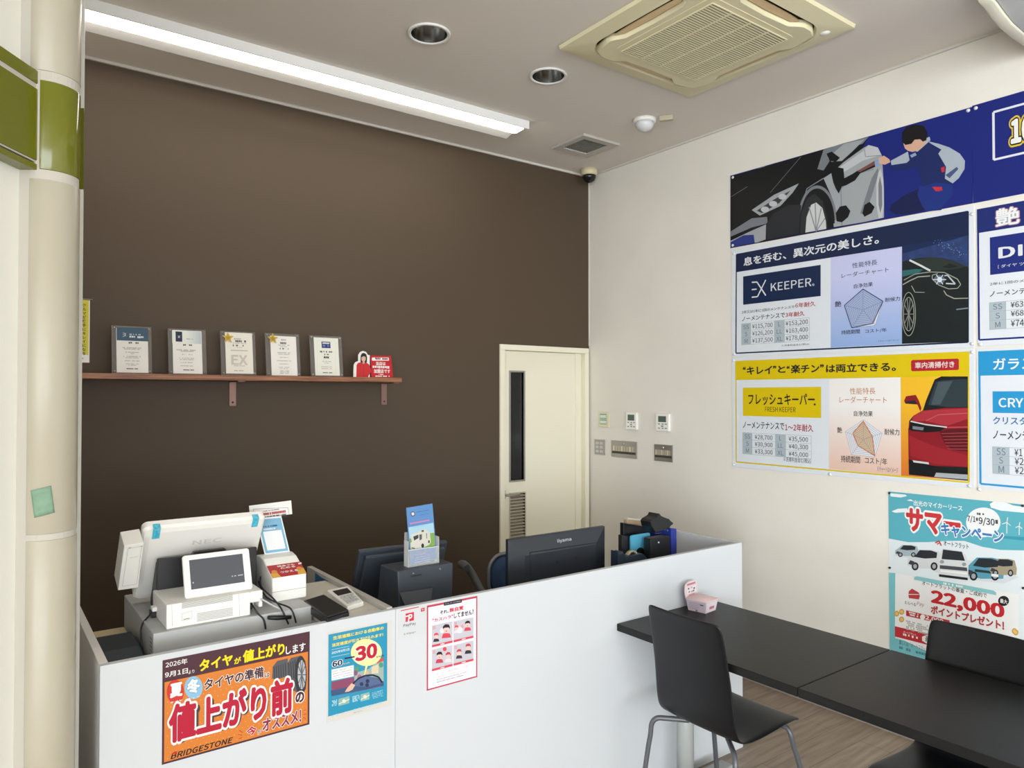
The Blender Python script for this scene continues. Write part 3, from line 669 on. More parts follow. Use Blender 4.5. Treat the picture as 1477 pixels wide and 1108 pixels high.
# ================================================================== RIGHT WALL: SIGN BOARDS
BX = XW-0.004
NAVY = ink('16254A'); BLUE = ink('18267C'); WH = ink('E6ECF4'); BK = ink('1E2226'); REDT = ink('B5202E'); CELL = ink('B4C3CC'); LINE = ink('A9B3B8'); DKB = ink('0E1116')
def wall_art(): 
    A = Art((BX, 2.8, 1.2), (0, -1, 0), (0, 0, 1)); A.STEP = 0.0003; return A
def board(name, label, bl, tr, m, rivets, right=None, quad=None):
    A = wall_art(); (a, b_), (c, d) = A.uv(*bl), A.uv(*tr)
    if right: c = right
    p = A.P(a, b_, 0); t = thing(name, label, 'sign board', (XW, p.y, p.z), 'sign boards on the right wall')
    if quad: f = [A.P(*A.uv(*q), 0) for q in quad]; A.mb.hexa(f, [p_-A.N*0.0035 for p_ in f], m)
    else: A.slab_uv(a, b_, c, d, m, 0.0035)
    A.done('board', t)
    for u, v in [A.uv(*r) for r in rivets]:
        b = MB(); b.lathe(A.P(u, v, 0), [(0.009, 0), (0.008, -0.003), (0.004, -0.005), (0, -0.0055)], mat('rivet_white', 'DDE0E2', 0.3, metal=0.2), 16, axis='x')
        put('rivet', b, t)
    return t, A
# ---- banner, left board: dark car and kneeling worker
t, A = board('banner_board', 'long blue banner board showing a worker polishing a black car', (1054, 357), (1402.8, 155.5), BLUE, [(1396.5, 159.5), (1057, 256), (1057, 354)], quad=[(1053.5, 358), (1402.8, 293.3), (1402.8, 154), (1053.5, 253.5)])
A.crop(1040, 130, 437/1477)
A.poly([(47, 422), (500, 290), (720, 228), (700, 262), (640, 400), (795, 480), (795, 625), (47, 770)], DKB, 1)
SIL = ink('A6ABB0'); SIL2 = ink('7C828A'); LSIL = ink('C6CACE')
A.poly([(470, 385), (500, 290), (600, 258), (720, 228), (690, 262), (560, 300), (500, 392)], SIL2, 2)
A.poly([(520, 330), (600, 262), (700, 240), (640, 300), (590, 345), (540, 350)], SIL, 3); A.poly([(540, 300), (580, 330), (560, 350), (530, 345), (515, 310)], DKB, 4)
A.poly([(545, 400), (600, 350), (690, 285), (720, 268), (765, 280), (785, 320), (795, 480), (795, 622), (690, 645), (550, 668), (540, 520), (500, 430)], SIL, 3)
A.poly([(545, 400), (690, 300), (720, 268), (765, 280), (782, 315), (690, 345), (600, 400)], LSIL, 4)
A.line([(590, 660), (585, 480), (660, 410), (745, 385)], 0.004, SIL2, 5); A.line([(700, 290), (705, 325), (780, 318)], 0.003, SIL2, 5)
A.poly([(535, 392), (560, 375), (598, 382), (602, 430), (640, 410), (668, 392), (750, 358), (752, 375), (680, 405), (655, 440), (610, 465), (590, 470), (575, 505), (560, 480), (548, 450)], DKB, 6); A.poly([(665, 395), (750, 345), (750, 365), (680, 400)], ink('7E4F4C'), 7)
A.poly([(560, 600), (580, 568), (610, 562), (632, 590), (620, 620), (590, 645), (565, 640)], DKB, 6); A.poly([(690, 600), (700, 560), (725, 545), (750, 570), (735, 600), (700, 618)], DKB, 6)
A.poly([(680, 600), (735, 430), (765, 380), (770, 400), (735, 520), (700, 610)], SIL2, 5)
A.ell((470, 640), 95, 175, SIL2, 3, a0=180, a1=358); A.ell((470, 645), 85, 165, DKB, 4, a0=180, a1=362)
A.poly([(385, 700), (392, 600), (420, 530), (455, 505), (495, 540), (518, 620), (522, 676), (455, 689)], ink('2A2D32'), 5)
A.poly([(412, 695), (418, 620), (440, 560), (465, 548), (495, 575), (512, 640), (514, 677), (455, 688)], ink('D3D6D8'), 6)
for q in ((430, 570), (460, 552), (490, 575), (508, 625)): A.line([q, (465, 690)], 0.006, ink('8A8F94'), 7)
A.poly([(758, 460), (768, 400), (780, 385), (792, 440), (795, 560), (788, 622), (770, 626), (758, 560)], ink('C9CCCF'), 6); A.poly([(768, 460), (776, 420), (786, 470), (787, 560), (778, 600), (769, 560)], SIL2, 7)
A.poly([(150, 585), (260, 510), (380, 455), (350, 500), (290, 565), (190, 612)], SIL, 3); A.poly([(175, 588), (265, 530), (340, 490), (285, 550), (200, 600)], ink('3A3E44'), 4)
for q in ((215, 582), (255, 555), (300, 520)): A.ell(q, 20, 14, LSIL, 5)
A.poly([(47, 690), (150, 625), (225, 618), (228, 650), (150, 670), (47, 715)], SIL2, 3); A.poly([(47, 735), (140, 690), (220, 655), (218, 728), (180, 742), (47, 768)], SIL, 3); A.poly([(47, 742), (110, 708), (160, 705), (165, 745), (47, 768)], ink('2A3A86'), 4)
A.poly([(222, 650), (260, 600), (330, 560), (392, 560), (380, 700), (225, 730)], ink('26292F'), 4)
for a in ([(240, 500), (390, 325)], [(50, 520), (130, 470)], [(255, 640), (395, 560)], [(180, 382), (215, 372)]): A.line(a, 0.0022, ink('8C9197'), 4)
A.line([(395, 560), (420, 480), (500, 430)], 0.005, ink('8C9197'), 5)
A.done('car_picture', t)
SKIN = ink('D9AF98'); UNI = ink('1B2A63'); SLV = ink('AEB9C6')
A.poly([(830, 560), (890, 515), (965, 480), (1005, 585), (905, 605), (850, 605), (822, 588)], ink('141F4E'), 3)
A.poly([(968, 470), (1050, 448), (1128, 455), (1132, 510), (1085, 560), (1075, 585), (1000, 592), (978, 560), (958, 510)], ink('1D3382'), 4)
A.poly([(1030, 472), (1078, 472), (1080, 490), (1048, 494)], ink('C8323C'), 6)
A.poly([(915, 320), (960, 285), (1010, 240), (1060, 262), (1100, 330), (1120, 400), (1128, 462), (1050, 450), (985, 470), (965, 400), (958, 372), (890, 390), (820, 385), (828, 362), (905, 345)], UNI, 5)
A.poly([(828, 345), (912, 300), (920, 342), (905, 355), (832, 366)], SLV, 6)
A.poly([(1010, 250), (1062, 262), (1115, 280), (1165, 310), (1190, 345), (1188, 385), (1160, 430), (1130, 455), (1092, 432), (1098, 375), (1060, 310), (1075, 290), (1025, 262)], SLV, 6)
A.poly([(1095, 415), (1150, 375), (1158, 385), (1115, 430)], ink('49587E'), 7); A.poly([(1072, 380), (1092, 372), (1090, 398), (1078, 402)], ink('C8323C'), 7); A.poly([(922, 318), (948, 305), (955, 318), (930, 330)], ink('8FA3C4'), 7)
A.poly([(1000, 235), (1018, 228), (1022, 245), (960, 300), (950, 300), (985, 270)], SLV, 7)
A.poly([(890, 262), (905, 240), (985, 228), (1000, 250), (985, 278), (960, 295), (935, 302), (912, 296), (898, 285)], SKIN, 7)
A.poly([(882, 250), (886, 205), (905, 180), (950, 168), (990, 175), (1008, 210), (1002, 245), (985, 252), (972, 240), (945, 242), (930, 262), (900, 268)], ink('17161A'), 8)
A.poly([(768, 332), (795, 320), (822, 338), (826, 352), (800, 364), (770, 358)], SKIN, 7); A.poly([(750, 346), (768, 336), (774, 368), (758, 372)], ink('86A7D6'), 8)
A.done('worker_picture', t)
# ---- banner, right board
t, A = board('banner_board', 'blue banner board with a white-framed numeral at the right edge', (1403.6, 293.2), (1477, 131), BLUE, [(1407.5, 156)], right=A.uv(1477, 600)[0]+0.9)
A.crop(0, 0, 1); u0, v0 = A.uv(1433.5, 230.5); u1, v1 = A.uv(1432.5, 162); R_ = u0+0.9
for p, q in (((u0, v0), (u0, v1)), ((u0, v1), (R_, v1)), ((u0, v0), (R_, v0))): A.line_uv(p, q, 0.010, ink('E6E9F0'), 1)
A.done('frame_print', t)
A.text('10', (1458, 209), (1491, 164), ink('F2F2EE'), 0.05, ((0.16, ink('E8C83A')), (0.10, ink('16161C'))), L=2)
A.done('numeral', t)

def table(A, quad, cols, left, right, rows=3, last=None):
    """price table: quad TL, TR, BL pixels, cols = pixel columns"""
    u = [A.uv(c, quad[0][1])[0] for c in cols]; v1 = A.uv(*quad[0])[1]; v0 = A.uv(*quad[2])[1]; dv = (v1-v0)/rows
    for i in (0, 2):
        if i+1 < len(u): A.poly_uv([(u[i], v0), (u[i+1], v0), (u[i+1], v1), (u[i], v1)], CELL, 2)
    for k in range(rows+1): A.line_uv((u[0], v0+dv*k), (u[-1], v0+dv*k), 0.0016, LINE, 3)
    for x in u: A.line_uv((x, v0), (x, v1), 0.0016, LINE, 3)
    def put_t(s_, ua, ub, k, m, fr=0.62, padl=0.1, padr=0.1):
        if not s_: return
        vv = v1-dv*(k+1); w = ub-ua
        vs2, f2 = text_mesh(s_, 0.0); xs = [q.x for q in vs2]; hh = dv*fr; sc = hh/0.73; tw = (max(xs)-min(xs))*sc
        if tw > w*(1-padl-padr): sx = w*(1-padl-padr)/(max(xs)-min(xs)); uo = ua+w*padl
        else: sx = sc; uo = ua+(w-tw)/2
        kk = A.mb.mi(m); nv = [A.mb.bm.verts.new(A.P(uo+(q.x-min(xs))*sx, vv+dv*(1-fr)/2+q.y*sc, 4)) for q in vs2]
        for f in f2:
            try: A.mb.bm.faces.new([nv[i] for i in f]).material_index = kk
            except ValueError: pass
    G2 = ink('6F7D86')
    for k in range(rows):
        put_t(left[0][k], u[0], u[1], k, G2); put_t(left[1][k], u[1], u[2], k, BK, 0.6, 0.06, 0.04)
        if right: put_t(right[0][k], u[2], u[3], k, G2); put_t(right[1][k], u[3], u[4], k, BK, 0.6, 0.06, 0.04)
def radar(A, c, verts, rings, col, lines, fill=None, outer=None):
    cu = Vector(A.uv(*c)); V = [Vector(A.uv(*v)) for v in verts]; O_ = [Vector(A.uv(*v)) for v in (outer or verts)]
    A.poly_uv([tuple(p) for p in O_], ink('E8EBF2'), 2)
    if fill: A.poly_uv([tuple(p) for p in V], fill, 3)
    for k in range(1, rings+1):
        for i in range(5): A.line_uv(cu+(O_[i]-cu)*k/rings, cu+(O_[(i+1) % 5]-cu)*k/rings, 0.0011, lines, 4)
    for i in range(5): A.line_uv(cu, O_[i], 0.0011, lines, 4)
    for i in range(5): A.line_uv(V[i], V[(i+1) % 5], 0.0042, col, 5)

# ---- board 1: navy, dark sports car
t, A = board('price_board', 'white price board with a navy heading and a dark sports car at night', (1056, 514.5), (1404.5, 302.8), WH, [(1058.5, 511), (1058.5, 366), (1402, 496), (1402, 309)], quad=[(1055.5, 514.8), (1404.8, 500.8), (1404.8, 296.5), (1055.5, 360.5)])
A.crop(1040, 280, 437/1477)
A.line([(75, 295), (1204, 85), (1204, 722), (73, 776)], 0.008, NAVY, 1, True)
A.done('frame_print', t)
A.poly([(75, 293), (1206, 83), (1206, 210), (882, 256), (75, 381)], NAVY, 2)
A.text('息を呑む、異次元の美しさ。', (110, 352), (770, 192), ink('E9EDF2'), 0.022, L=3); A.done('heading', t)
A.poly([(108, 402), (486, 345), (486, 497), (108, 540)], ink('14284E'), 2)
LT = ink('E2E6EA')
A.text('KEEPER', (243, 474), (441, 408), LT, 0.004, L=3); A.ell((450, 442), 6, 6, ink('9FB0C4'), 3)
A.crop(1045, 370, 155/1227)
for p in ([(313, 296), (372, 292), (472, 446)], [(313, 379), (368, 373)], [(313, 466), (378, 459), (472, 268)]): A.line(p, 0.0075, LT, 3)
A.done('logo_plate', t)
A.text('2年又は1年に1回のメンテナンスで', (200, 655), (800, 556), BK, 0.006, L=3); A.text('6年耐久', (810, 590), (1040, 508), REDT, 0.012, L=3)
A.text('ノーメンテナンスで', (200, 742), (690, 640), BK, 0.012, L=3); A.text('3年耐久', (697, 697), (915, 620), REDT, 0.016, L=3)
A.done('durability_text', t)
table(A, ((195, 770), (970, 705), (195, 1010)), (195, 300, 570, 685, 970), (('SS', 'S', 'M'), ('¥115,700', '¥126,200', '¥137,500')), (('L', 'LL', 'XL'), ('¥153,200', '¥163,400', '¥178,000')))
A.text('※洗車料金含む(税込)', (655, 1032), (970, 988), INKD, 0.0, L=4); A.done('price_table', t)
A.crop(1040, 280, 437/1477)
A.poly([(535, 311), (883, 254), (883, 731), (535, 749)], gradient('lilac_blue_print', '7FA3D6', 'BFC3E6', 'Z', -0.05, 0.40), 1)
A.text('性能特長', (640, 362), (762, 318), ink('3B4656'), 0.004, L=3); A.text('レーダーチャート', (588, 411), (818, 355), ink('3B4656'), 0.004, L=3)
for s_, a, c in (('自浄効果', (648, 461), (740, 428)), ('耐候力', (800, 527), (873, 498)), ('艶', (556, 551), (586, 521)), ('持続期間', (587, 686), (677, 658)), ('コスト/年', (703, 680), (808, 652))): A.text(s_, a, c, BK, 0.008, L=3)
A.text('※チャートはイメージ', (765, 722), (868, 707), INKD, 0.0, L=3)
radar(A, (693, 565), [(693, 463), (790, 523), (740, 631), (638, 652), (602, 543)], 9, ink('243055'), ink('4A5A86'), ink('A9B8DC'), [(693, 463), (790, 523), (752, 640), (638, 652), (602, 543)])
A.done('radar_chart', t)
A.crop(1195, 330, 205/1298)
A.poly([(672, 154), (1278, 60), (1278, 1030), (672, 1052)], ink('172B55'), 3)
A.poly([(672, 230), (1278, 60), (1278, 400), (672, 400)], mat('starry_print', '1B3160', 0.42, noise=(30, '27407A', 0.45, 0.75)), 4)
rnd = random.Random(3)
for i in range(70):
    q = rnd.gauss(0, 1); x, y = 1115+q*75, 170+q*38+rnd.gauss(0, 30)
    if 690 < x < 1270 and 100 < y < 270: A.ell((x, y), rnd.uniform(1.5, 6), rnd.uniform(1.5, 6), ink(rnd.choice(('6F86B8', '93A8CF', '4A64A0'))), 5, n=6)
CAR = ink('1A2224'); CAR2 = ink('2C3632'); EDG = ink('A9AFA2')
A.poly([(676, 300), (742, 285), (830, 268), (930, 262), (1050, 268), (1150, 295), (1230, 330), (1278, 350), (1278, 1030), (676, 1052)], CAR, 6)
A.poly([(760, 285), (930, 264), (1050, 270), (1150, 297), (1265, 345), (1150, 370), (1000, 385), (930, 380)], CAR2, 7); A.poly([(1040, 350), (1110, 318), (1190, 345), (1110, 362)], ink('182020'), 8)
A.poly([(676, 382), (800, 368), (868, 372), (830, 402), (750, 420), (676, 440)], ink('2F6A6C'), 7)
A.line([(742, 287), (840, 335), (932, 384)], 0.009, ink('D9DDDB'), 9)
A.line([(680, 512), (740, 478), (820, 440), (930, 432)], 0.005, EDG, 9); A.line([(690, 470), (790, 415), (930, 395), (1060, 400), (1180, 460), (1210, 510), (1180, 545), (1100, 550), (1010, 515), (950, 460), (950, 425), (1000, 410)], 0.0035, EDG, 9)
A.line([(1075, 500), (1160, 505), (1090, 425), (1060, 430)], 0.006, ink('C3CCD0'), 9)
A.ell((1015, 465), 50, 42, ink('5A6A7C'), 8); A.ell((1018, 465), 22, 24, ink('E4ECF4'), 10)
for a in range(6): A.line([(1018, 465), (1018+60*math.cos(a*1.05), 465+50*math.sin(a*1.05))], 0.004, ink('D5E0EA'), 10)
A.line([(1055, 565), (1080, 605), (1150, 638), (1278, 635)], 0.004, EDG, 9); A.line([(1170, 738), (1278, 725)], 0.006, ink('7D8C96'), 9); A.line([(760, 520), (792, 580), (880, 582)], 0.003, EDG, 9)
A.ell((735, 780), 62, 200, ink('0C1012'), 8); 
for rr in (62, 48): A.line([(735+rr*math.cos(math.radians(a)), 780+rr*3.2*math.sin(math.radians(a))) for a in range(0, 360, 12)], 0.003, EDG, 9, True)
for a in range(0, 360, 36): A.line([(735, 780), (735+48*math.cos(math.radians(a)), 780+150*math.sin(math.radians(a)))], 0.0035, ink('8A9088'), 9)
A.done('car_picture', t)

# ---- board 2: yellow, red car
t, A = board('price_board', 'white price board with a yellow heading and a red car on orange', (1057, 673), (1405, 502.5), WH, [(1058, 520), (1058, 670), (1197, 684), (1398, 701), (1402, 508)], quad=[(1057, 673.5), (1405, 704.5), (1405, 502), (1055.8, 516)])
YEL = ink('E3C80E')
A.crop(1040, 480, 437/1477)
A.line([(72, 141), (1206, 95), (1208, 730), (74, 630)], 0.008, YEL, 1, True); A.done('frame_print', t)
A.poly([(70, 139), (1208, 93), (1208, 212), (70, 231)], YEL, 2)
for s_, a, c in (('“', (107, 181), (121, 166)), ('キレイ', (126, 205), (250, 161)), ('”', (253, 176), (270, 161)), ('と', (278, 196), (315, 160)), ('“', (320, 176), (335, 161)), ('楽チン', (341, 199), (480, 151)), ('”', (483, 170), (502, 154)), ('は両立できる。', (512, 196), (853, 142))): A.text(s_, a, c, BK, 0.03, L=3)
A.poly([(927, 139), (934, 133), (1153, 126), (1160, 131), (1160, 178), (1153, 182), (934, 188), (927, 183)], ink('B82632'), 3); A.text('車内清掃付き', (946, 175), (1138, 138), ink('F0E8E4'), 0.015, L=4)
A.done('heading', t)
A.poly([(107, 268), (488, 264), (488, 416), (107, 405)], YEL, 2); A.text('フレッシュキーパー', (133, 352), (457, 297), BK, 0.02, L=3); A.text('FRESH KEEPER', (215, 385), (364, 363), BK, 0.0, L=3); A.ell((457, 350), 5, 5, BK, 3)
A.done('logo_plate', t)
A.text('ノーメンテナンスで', (107, 465), (308, 439), BK, 0.012, L=3); A.text('1〜2年耐久', (313, 478), (450, 448), REDT, 0.014, L=3); A.done('durability_text', t)
table(A, ((106, 487), (440, 500), (106, 590)), (106, 152, 265, 315, 440), (('SS', 'S', 'M'), ('¥28,700', '¥30,900', '¥33,300')), (('L', 'LL', 'XL'), ('¥35,500', '¥40,300', '¥45,000')))
A.text('※洗車料金含む(税込)', (305, 630), (440, 614), INKD, 0.0, L=4); A.done('price_table', t)
A.poly([(527, 228), (874, 216), (877, 697), (527, 663)], gradient('beige_pink_print', 'DCB5A3', 'E8E6E4', 'Z', 0.0, 0.38), 1)
ORG = ink('C47C45')
A.text('性能特長', (628, 300), (753, 268), ORG, 0.002, L=3); A.text('レーダーチャート', (578, 343), (808, 311), ORG, 0.002, L=3)
for s_, a, c in (('自浄効果', (648, 407), (740, 382)), ('耐候力', (797, 498), (870, 470)), ('艶', (567, 488), (590, 461)), ('持続期間', (585, 631), (678, 603)), ('コスト/年', (702, 641), (810, 613))): A.text(s_, a, c, BK, 0.008, L=3)
A.text('※チャートはイメージ', (762, 677), (863, 659), INKD, 0.0, L=3)
radar(A, (694, 520), [(694, 432), (738, 505), (750, 600), (668, 550), (643, 490)], 9, ink('D0703A'), ink('6F7890'), ink('D9BFA0'), [(695, 424), (786, 490), (751, 606), (637, 594), (607, 483)])
A.done('radar_chart', t)
A.poly([(876, 217), (1204, 210), (1204, 722), (878, 697)], gradient('orange_print', 'D2722A', 'E8B52A', 'Z', 0.05, 0.42), 2)
CR = ink('8E1B27'); CR2 = ink('B23440'); CRD = ink('5E131C')
A.poly([(917, 690), (914, 470), (918, 430), (938, 405), (985, 378), (1000, 330), (1042, 228), (1075, 213), (1204, 213), (1204, 722)], ink('1C1E22'), 3)
A.poly([(915, 640), (913, 470), (920, 440), (940, 405), (990, 380), (1100, 366), (1204, 366), (1204, 655), (1050, 650), (960, 640)], CR, 4)
A.poly([(1010, 352), (1048, 240), (1080, 232), (1204, 226), (1204, 362), (1100, 362)], ink('2F3D44'), 5); A.poly([(1060, 240), (1130, 235), (1070, 350), (1025, 352)], ink('4A5A60'), 6)
A.poly([(985, 380), (1204, 368), (1204, 420), (1100, 455), (1000, 430), (925, 435), (942, 405)], CR2, 5); A.line([(1000, 430), (1060, 400), (1204, 392)], 0.004, ink('C8606A'), 6)
A.poly([(893, 332), (903, 310), (950, 303), (965, 330), (978, 368), (972, 384), (958, 350), (900, 346)], CR, 5); A.poly([(898, 336), (945, 330), (958, 348), (902, 346)], ink('22242A'), 6)
A.poly([(917, 472), (925, 432), (1000, 448), (1102, 460), (1065, 482), (1000, 486), (930, 478)], ink('17181C'), 6); A.line([(925, 432), (1000, 448), (1102, 461)], 0.006, ink('D6DADC'), 7); A.poly([(935, 455), (990, 462), (985, 476), (935, 470)], ink('7C868E'), 7)
A.poly([(1065, 480), (1110, 470), (1204, 468), (1204, 580), (1130, 572), (1090, 540)], CRD, 6)
for k in range(6): A.line([(1075+k*6, 492+k*15), (1204, 488+k*16)], 0.003, ink('A84852'), 7)
A.line([(1102, 462), (1204, 460)], 0.006, ink('C04A54'), 7)
A.poly([(918, 500), (960, 520), (1060, 560), (1204, 600), (1204, 655), (1050, 640), (925, 600)], ink('A0242F'), 5)
A.poly([(916, 618), (1000, 640), (1100, 665), (1204, 676), (1204, 722), (917, 692)], ink('15171A'), 6); A.poly([(935, 622), (1012, 632), (1015, 642), (940, 632)], ink('D8DADA'), 7); A.poly([(1050, 682), (1204, 692), (1204, 716), (1040, 703)], ink('AEB3B8'), 7)
A.done('car_picture', t)

# ---- boards 3 and 4, cut by the frame
WIDE = 1.345
u_left = A.uv(1, 1)
A.crop(0, 0, 1)
t, A = board('price_board', 'white price board with a blue heading and multicoloured first character', (1410.5, 499.5), (1409.5, 301.5), WH, [(1414, 497)], right=(2.8-1.44)+WIDE)
A.crop(1400, 280, 77/194); uL, vB = A.uv(31, 530); vT = A.uv(26, 55)[1]; uR = uL+WIDE-0.03
for p, q in (((uL, vB), (uL, vT)), ((uL, vB), (uR, vB)), ((uR, vB), (uR, vT))): A.line_uv(p, q, 0.008, BLUE, 1)
A.done('frame_print', t)
vH = A.uv(33, 141)[1]; A.poly_uv([(uL-0.004, vH), (uR+0.004, vH), (uR+0.004, vT), (uL-0.004, vT)], ink('1C2C74'), 2)
A.crop(1040, 130, 437/1477)
A.text('艶', (1340, 668), (1455, 562), ink('F4F2F0'), 0.02, ((0.06, ink('C8508A')), (0.048, ink('E8B84A')), (0.036, ink('5AA8D8'))), L=3); A.done('heading', t)
A.crop(1400, 280, 77/194); u0, v1 = A.uv(70, 158); v0 = A.uv(72, 294)[1]; A.poly_uv([(u0, v0), (u0+0.48, v0), (u0+0.48, v1), (u0, v1)], ink('1D2D7E'), 2)
A.text('DI', (101, 235), (189, 182), LT, 0.03, L=3); A.text('[ ダイヤ ツ', (100, 271), (194, 246), LT, 0.0, L=3); A.done('logo_plate', t)
A.text('2年に1回のメ', (70, 333), (194, 309), BK, 0.006, L=3); A.text('ノーメンテ', (70, 374), (200, 341), BK, 0.012, L=3); A.done('durability_text', t)
table(A, ((69, 395), (260, 383), (70, 493)), (69, 128, 262), (('SS', 'S', 'M'), ('', '', '')), None)
for s_, a, c in (('¥63', (146, 413), (192, 388)), ('¥68', (147, 445), (193, 421)), ('¥74', (147, 482), (194, 455))): A.text(s_, a, c, BK, 0.006, L=5)
A.done('price_table', t)
A.crop(0, 0, 1)
t, A = board('price_board', 'white price board with a light blue heading in white katakana', (1410.5, 704.5), (1411, 503), WH, [(1412.5, 706)], right=(2.8-1.44)+WIDE)
CY_ = ink('2A9BD6'); A.crop(1400, 280, 77/194); uL, vB = A.uv(36, 1053); vT = A.uv(31, 572)[1]
for p, q in (((uL, vB), (uL, vT)), ((uL, vB), (uR, vB)), ((uR, vB), (uR, vT))): A.line_uv(p, q, 0.009, CY_, 1)
A.done('frame_print', t)
vH = A.uv(34, 660)[1]; A.poly_uv([(uL-0.004, vH), (uR+0.004, vH), (uR+0.004, vT), (uL-0.004, vT)], CY_, 2); A.text('ガラス', (82, 639), (232, 592), ink('EEF4F8'), 0.02, L=3); A.done('heading', t)
u0, v1 = A.uv(80, 717); v0 = A.uv(82, 795)[1]; A.poly_uv([(u0, v0), (u0+0.48, v0), (u0+0.48, v1), (u0, v1)], CY_, 2); A.text('CRY', (102, 775), (192, 741), ink('EEF4F8'), 0.02, L=3)
A.text('クリスタ', (82, 836), (205, 811), ink('2C6FA8'), 0.018, L=3); A.done('logo_plate', t)
A.text('ノーメンテ', (82, 890), (212, 863), BK, 0.012, L=3); A.done('durability_text', t)
u = [A.uv(c, 918)[0] for c in (80, 140, 262)]; v1 = A.uv(80, 918)[1]; v0 = A.uv(81, 1015)[1]; dv = (v1-v0)/3
A.poly_uv([(u[0], v0), (u[1], v0), (u[1], v1), (u[0], v1)], CELL, 2)
for k in range(4): A.line_uv((u[0], v0+dv*k), (u[2], v0+dv*k), 0.0016, LINE, 3)
for x in u: A.line_uv((x, v0), (x, v1), 0.0016, LINE, 3)
for s_, a, c in (('SS', (95, 948), (127, 924)), ('S', (104, 979), (118, 956)), ('M', (102, 1012), (122, 989))): A.text(s_, a, c, ink('6F7D86'), 0.0, L=4)
for s_, a, c in (('¥1', (160, 951), (188, 927)), ('¥2', (161, 983), (193, 960)), ('¥2', (161, 1016), (193, 993))): A.text(s_, a, c, BK, 0.004, L=4)
A.done('price_table', t)

# ---- summer campaign poster
A = Art((XW-0.0015, 1.86, 0.385), (0, -1, 0), (0, 0, 1)); A.crop(1260, 690, 217/829)
p = A.P(*A.uv(90, 950)); t = thing('campaign_poster', 'turquoise and white car lease campaign poster pinned to the wall beside the table', 'poster', (XW, p.y, p.z))
uL, vT = A.uv(82, 72); vB = A.uv(90, 950)[1]; uR = uL+0.60
TQ = ink('5FB4C4'); TQ2 = ink('7CC4CC')
A.slab_uv(uL, vB, uR, vT, ink('E6EFF2'), 0.0008); A.done('sheet', t)
def wpts(pts): return pts
A.poly([(82, 72), (850, 147), (850, 398), (700, 395), (600, 378), (500, 345), (400, 345), (300, 352), (190, 352), (84, 332)], TQ, 1)
A.poly([(84, 520), (120, 522), (120, 900), (330, 970), (480, 1000), (480, 1068), (90, 950)], TQ2, 1); A.poly_uv([(uL, vB), (uR, vB), (uR, vB+0.07), (uL, vB+0.07)], TQ2, 1)
for c in ([(90, 82), (175, 90), (185, 98), (150, 106), (95, 100)], [(100, 182), (135, 168), (185, 165), (195, 186), (120, 190)], [(640, 142), (665, 126), (720, 130), (770, 150), (850, 160), (850, 192), (700, 178), (648, 162)], [(182, 122), (205, 115), (222, 128)]): A.poly(c, ink('F0F6F8'), 2)
A.poly([(722, 318), (850, 325), (850, 345), (700, 330)], ink('3E9CB4'), 2); A.ell((605, 243), 95, 82, ink('F4F7F8'), 3)
for x, y0_, hh in ((735, 305, 62), (803, 312, 48)):
    A.line([(x, y0_), (x, y0_-hh)], 0.003, W_, 4)
    for a in (80, 200, 320): A.line([(x, y0_-hh), (x+hh*0.45*math.cos(math.radians(a)), y0_-hh-hh*0.45*math.sin(math.radians(a)))], 0.003, W_, 4)
A.done('sky_print', t)
A.text('出光のマイカーリース', (222, 150), (490, 150), ink('F5F9FA'), 0.02, L=4)
A.text('サマー', (180, 287), (480, 196), ink('CF3A3F'), 0.05, ((0.13, ink('F6F6F4')),), L=4); A.text('キャンペーン', (372, 312), (716, 288), ink('3E7FC0'), 0.04, ((0.11, ink('F6F8F8')),), L=6)
A.text('7/1', (517, 243), (562, 208), BK, 0.02, L=5); A.text('9/30', (580, 258), (668, 222), BK, 0.02, L=5); A.dashes((570, 203), (625, 195), INKD, 5, 3); A.dashes((565, 240), (576, 218), INKD, 5, 5); A.dashes((672, 258), (686, 230), INKD, 5, 5)
A.line([(340, 356), (362, 345), (374, 372)], 0.006, ink('C23A3E'), 4); A.line([(350, 364), (364, 356)], 0.005, ink('C23A3E'), 4); A.text('オートフラット', (387, 371), (525, 364), BK, 0.014, L=4)
A.done('campaign_lettering', t)
def mini_car(cx, cy, w, h, col, win='2A2F34', face=False):
    A.poly([(cx-w/2, cy+h*0.30), (cx-w*0.50, cy), (cx-w*0.42, cy-h*0.1), (cx-w*0.2, cy-h*0.45), (cx+w*0.2, cy-h*0.5+h*0.06), (cx+w*0.42, cy-h*0.35), (cx+w/2, cy+h*0.1), (cx+w*0.48, cy+h*0.45), (cx-w*0.1, cy+h*0.45)], ink(col), 3)
    A.poly([(cx-w*0.30, cy-h*0.10), (cx-w*0.15, cy-h*0.42), (cx+w*0.18, cy-h*0.40), (cx+w*0.36, cy-h*0.30), (cx+w*0.34, cy-h*0.05), (cx, cy-h*0.02)], ink(win), 4)
    for dx_ in (-0.28, 0.27):
        A.ell((cx+w*dx_, cy+h*0.34), w*0.10, h*0.19, ink('1E2024'), 5); A.ell((cx+w*dx_, cy+h*0.34), w*0.055, h*0.11, ink('A9ADB2'), 6)
    A.poly([(cx-w*0.48, cy+h*0.22), (cx-w*0.42, cy+h*0.05), (cx-w*0.30, cy+h*0.12), (cx-w*0.34, cy+h*0.30)], ink('3C4046'), 5)
A.poly([(110, 425), (200, 440), (350, 520), (530, 560), (720, 580), (800, 545), (650, 480), (300, 400)], ink('D8E0E4'), 2)
mini_car(185, 398, 130, 68, 'A9BAC2'); mini_car(715, 488, 150, 100, 'A89C84'); mini_car(283, 445, 190, 118, 'D9DCDE'); 
A.L = 3
mini_car(612, 495, 215, 130, '5AA0B4')
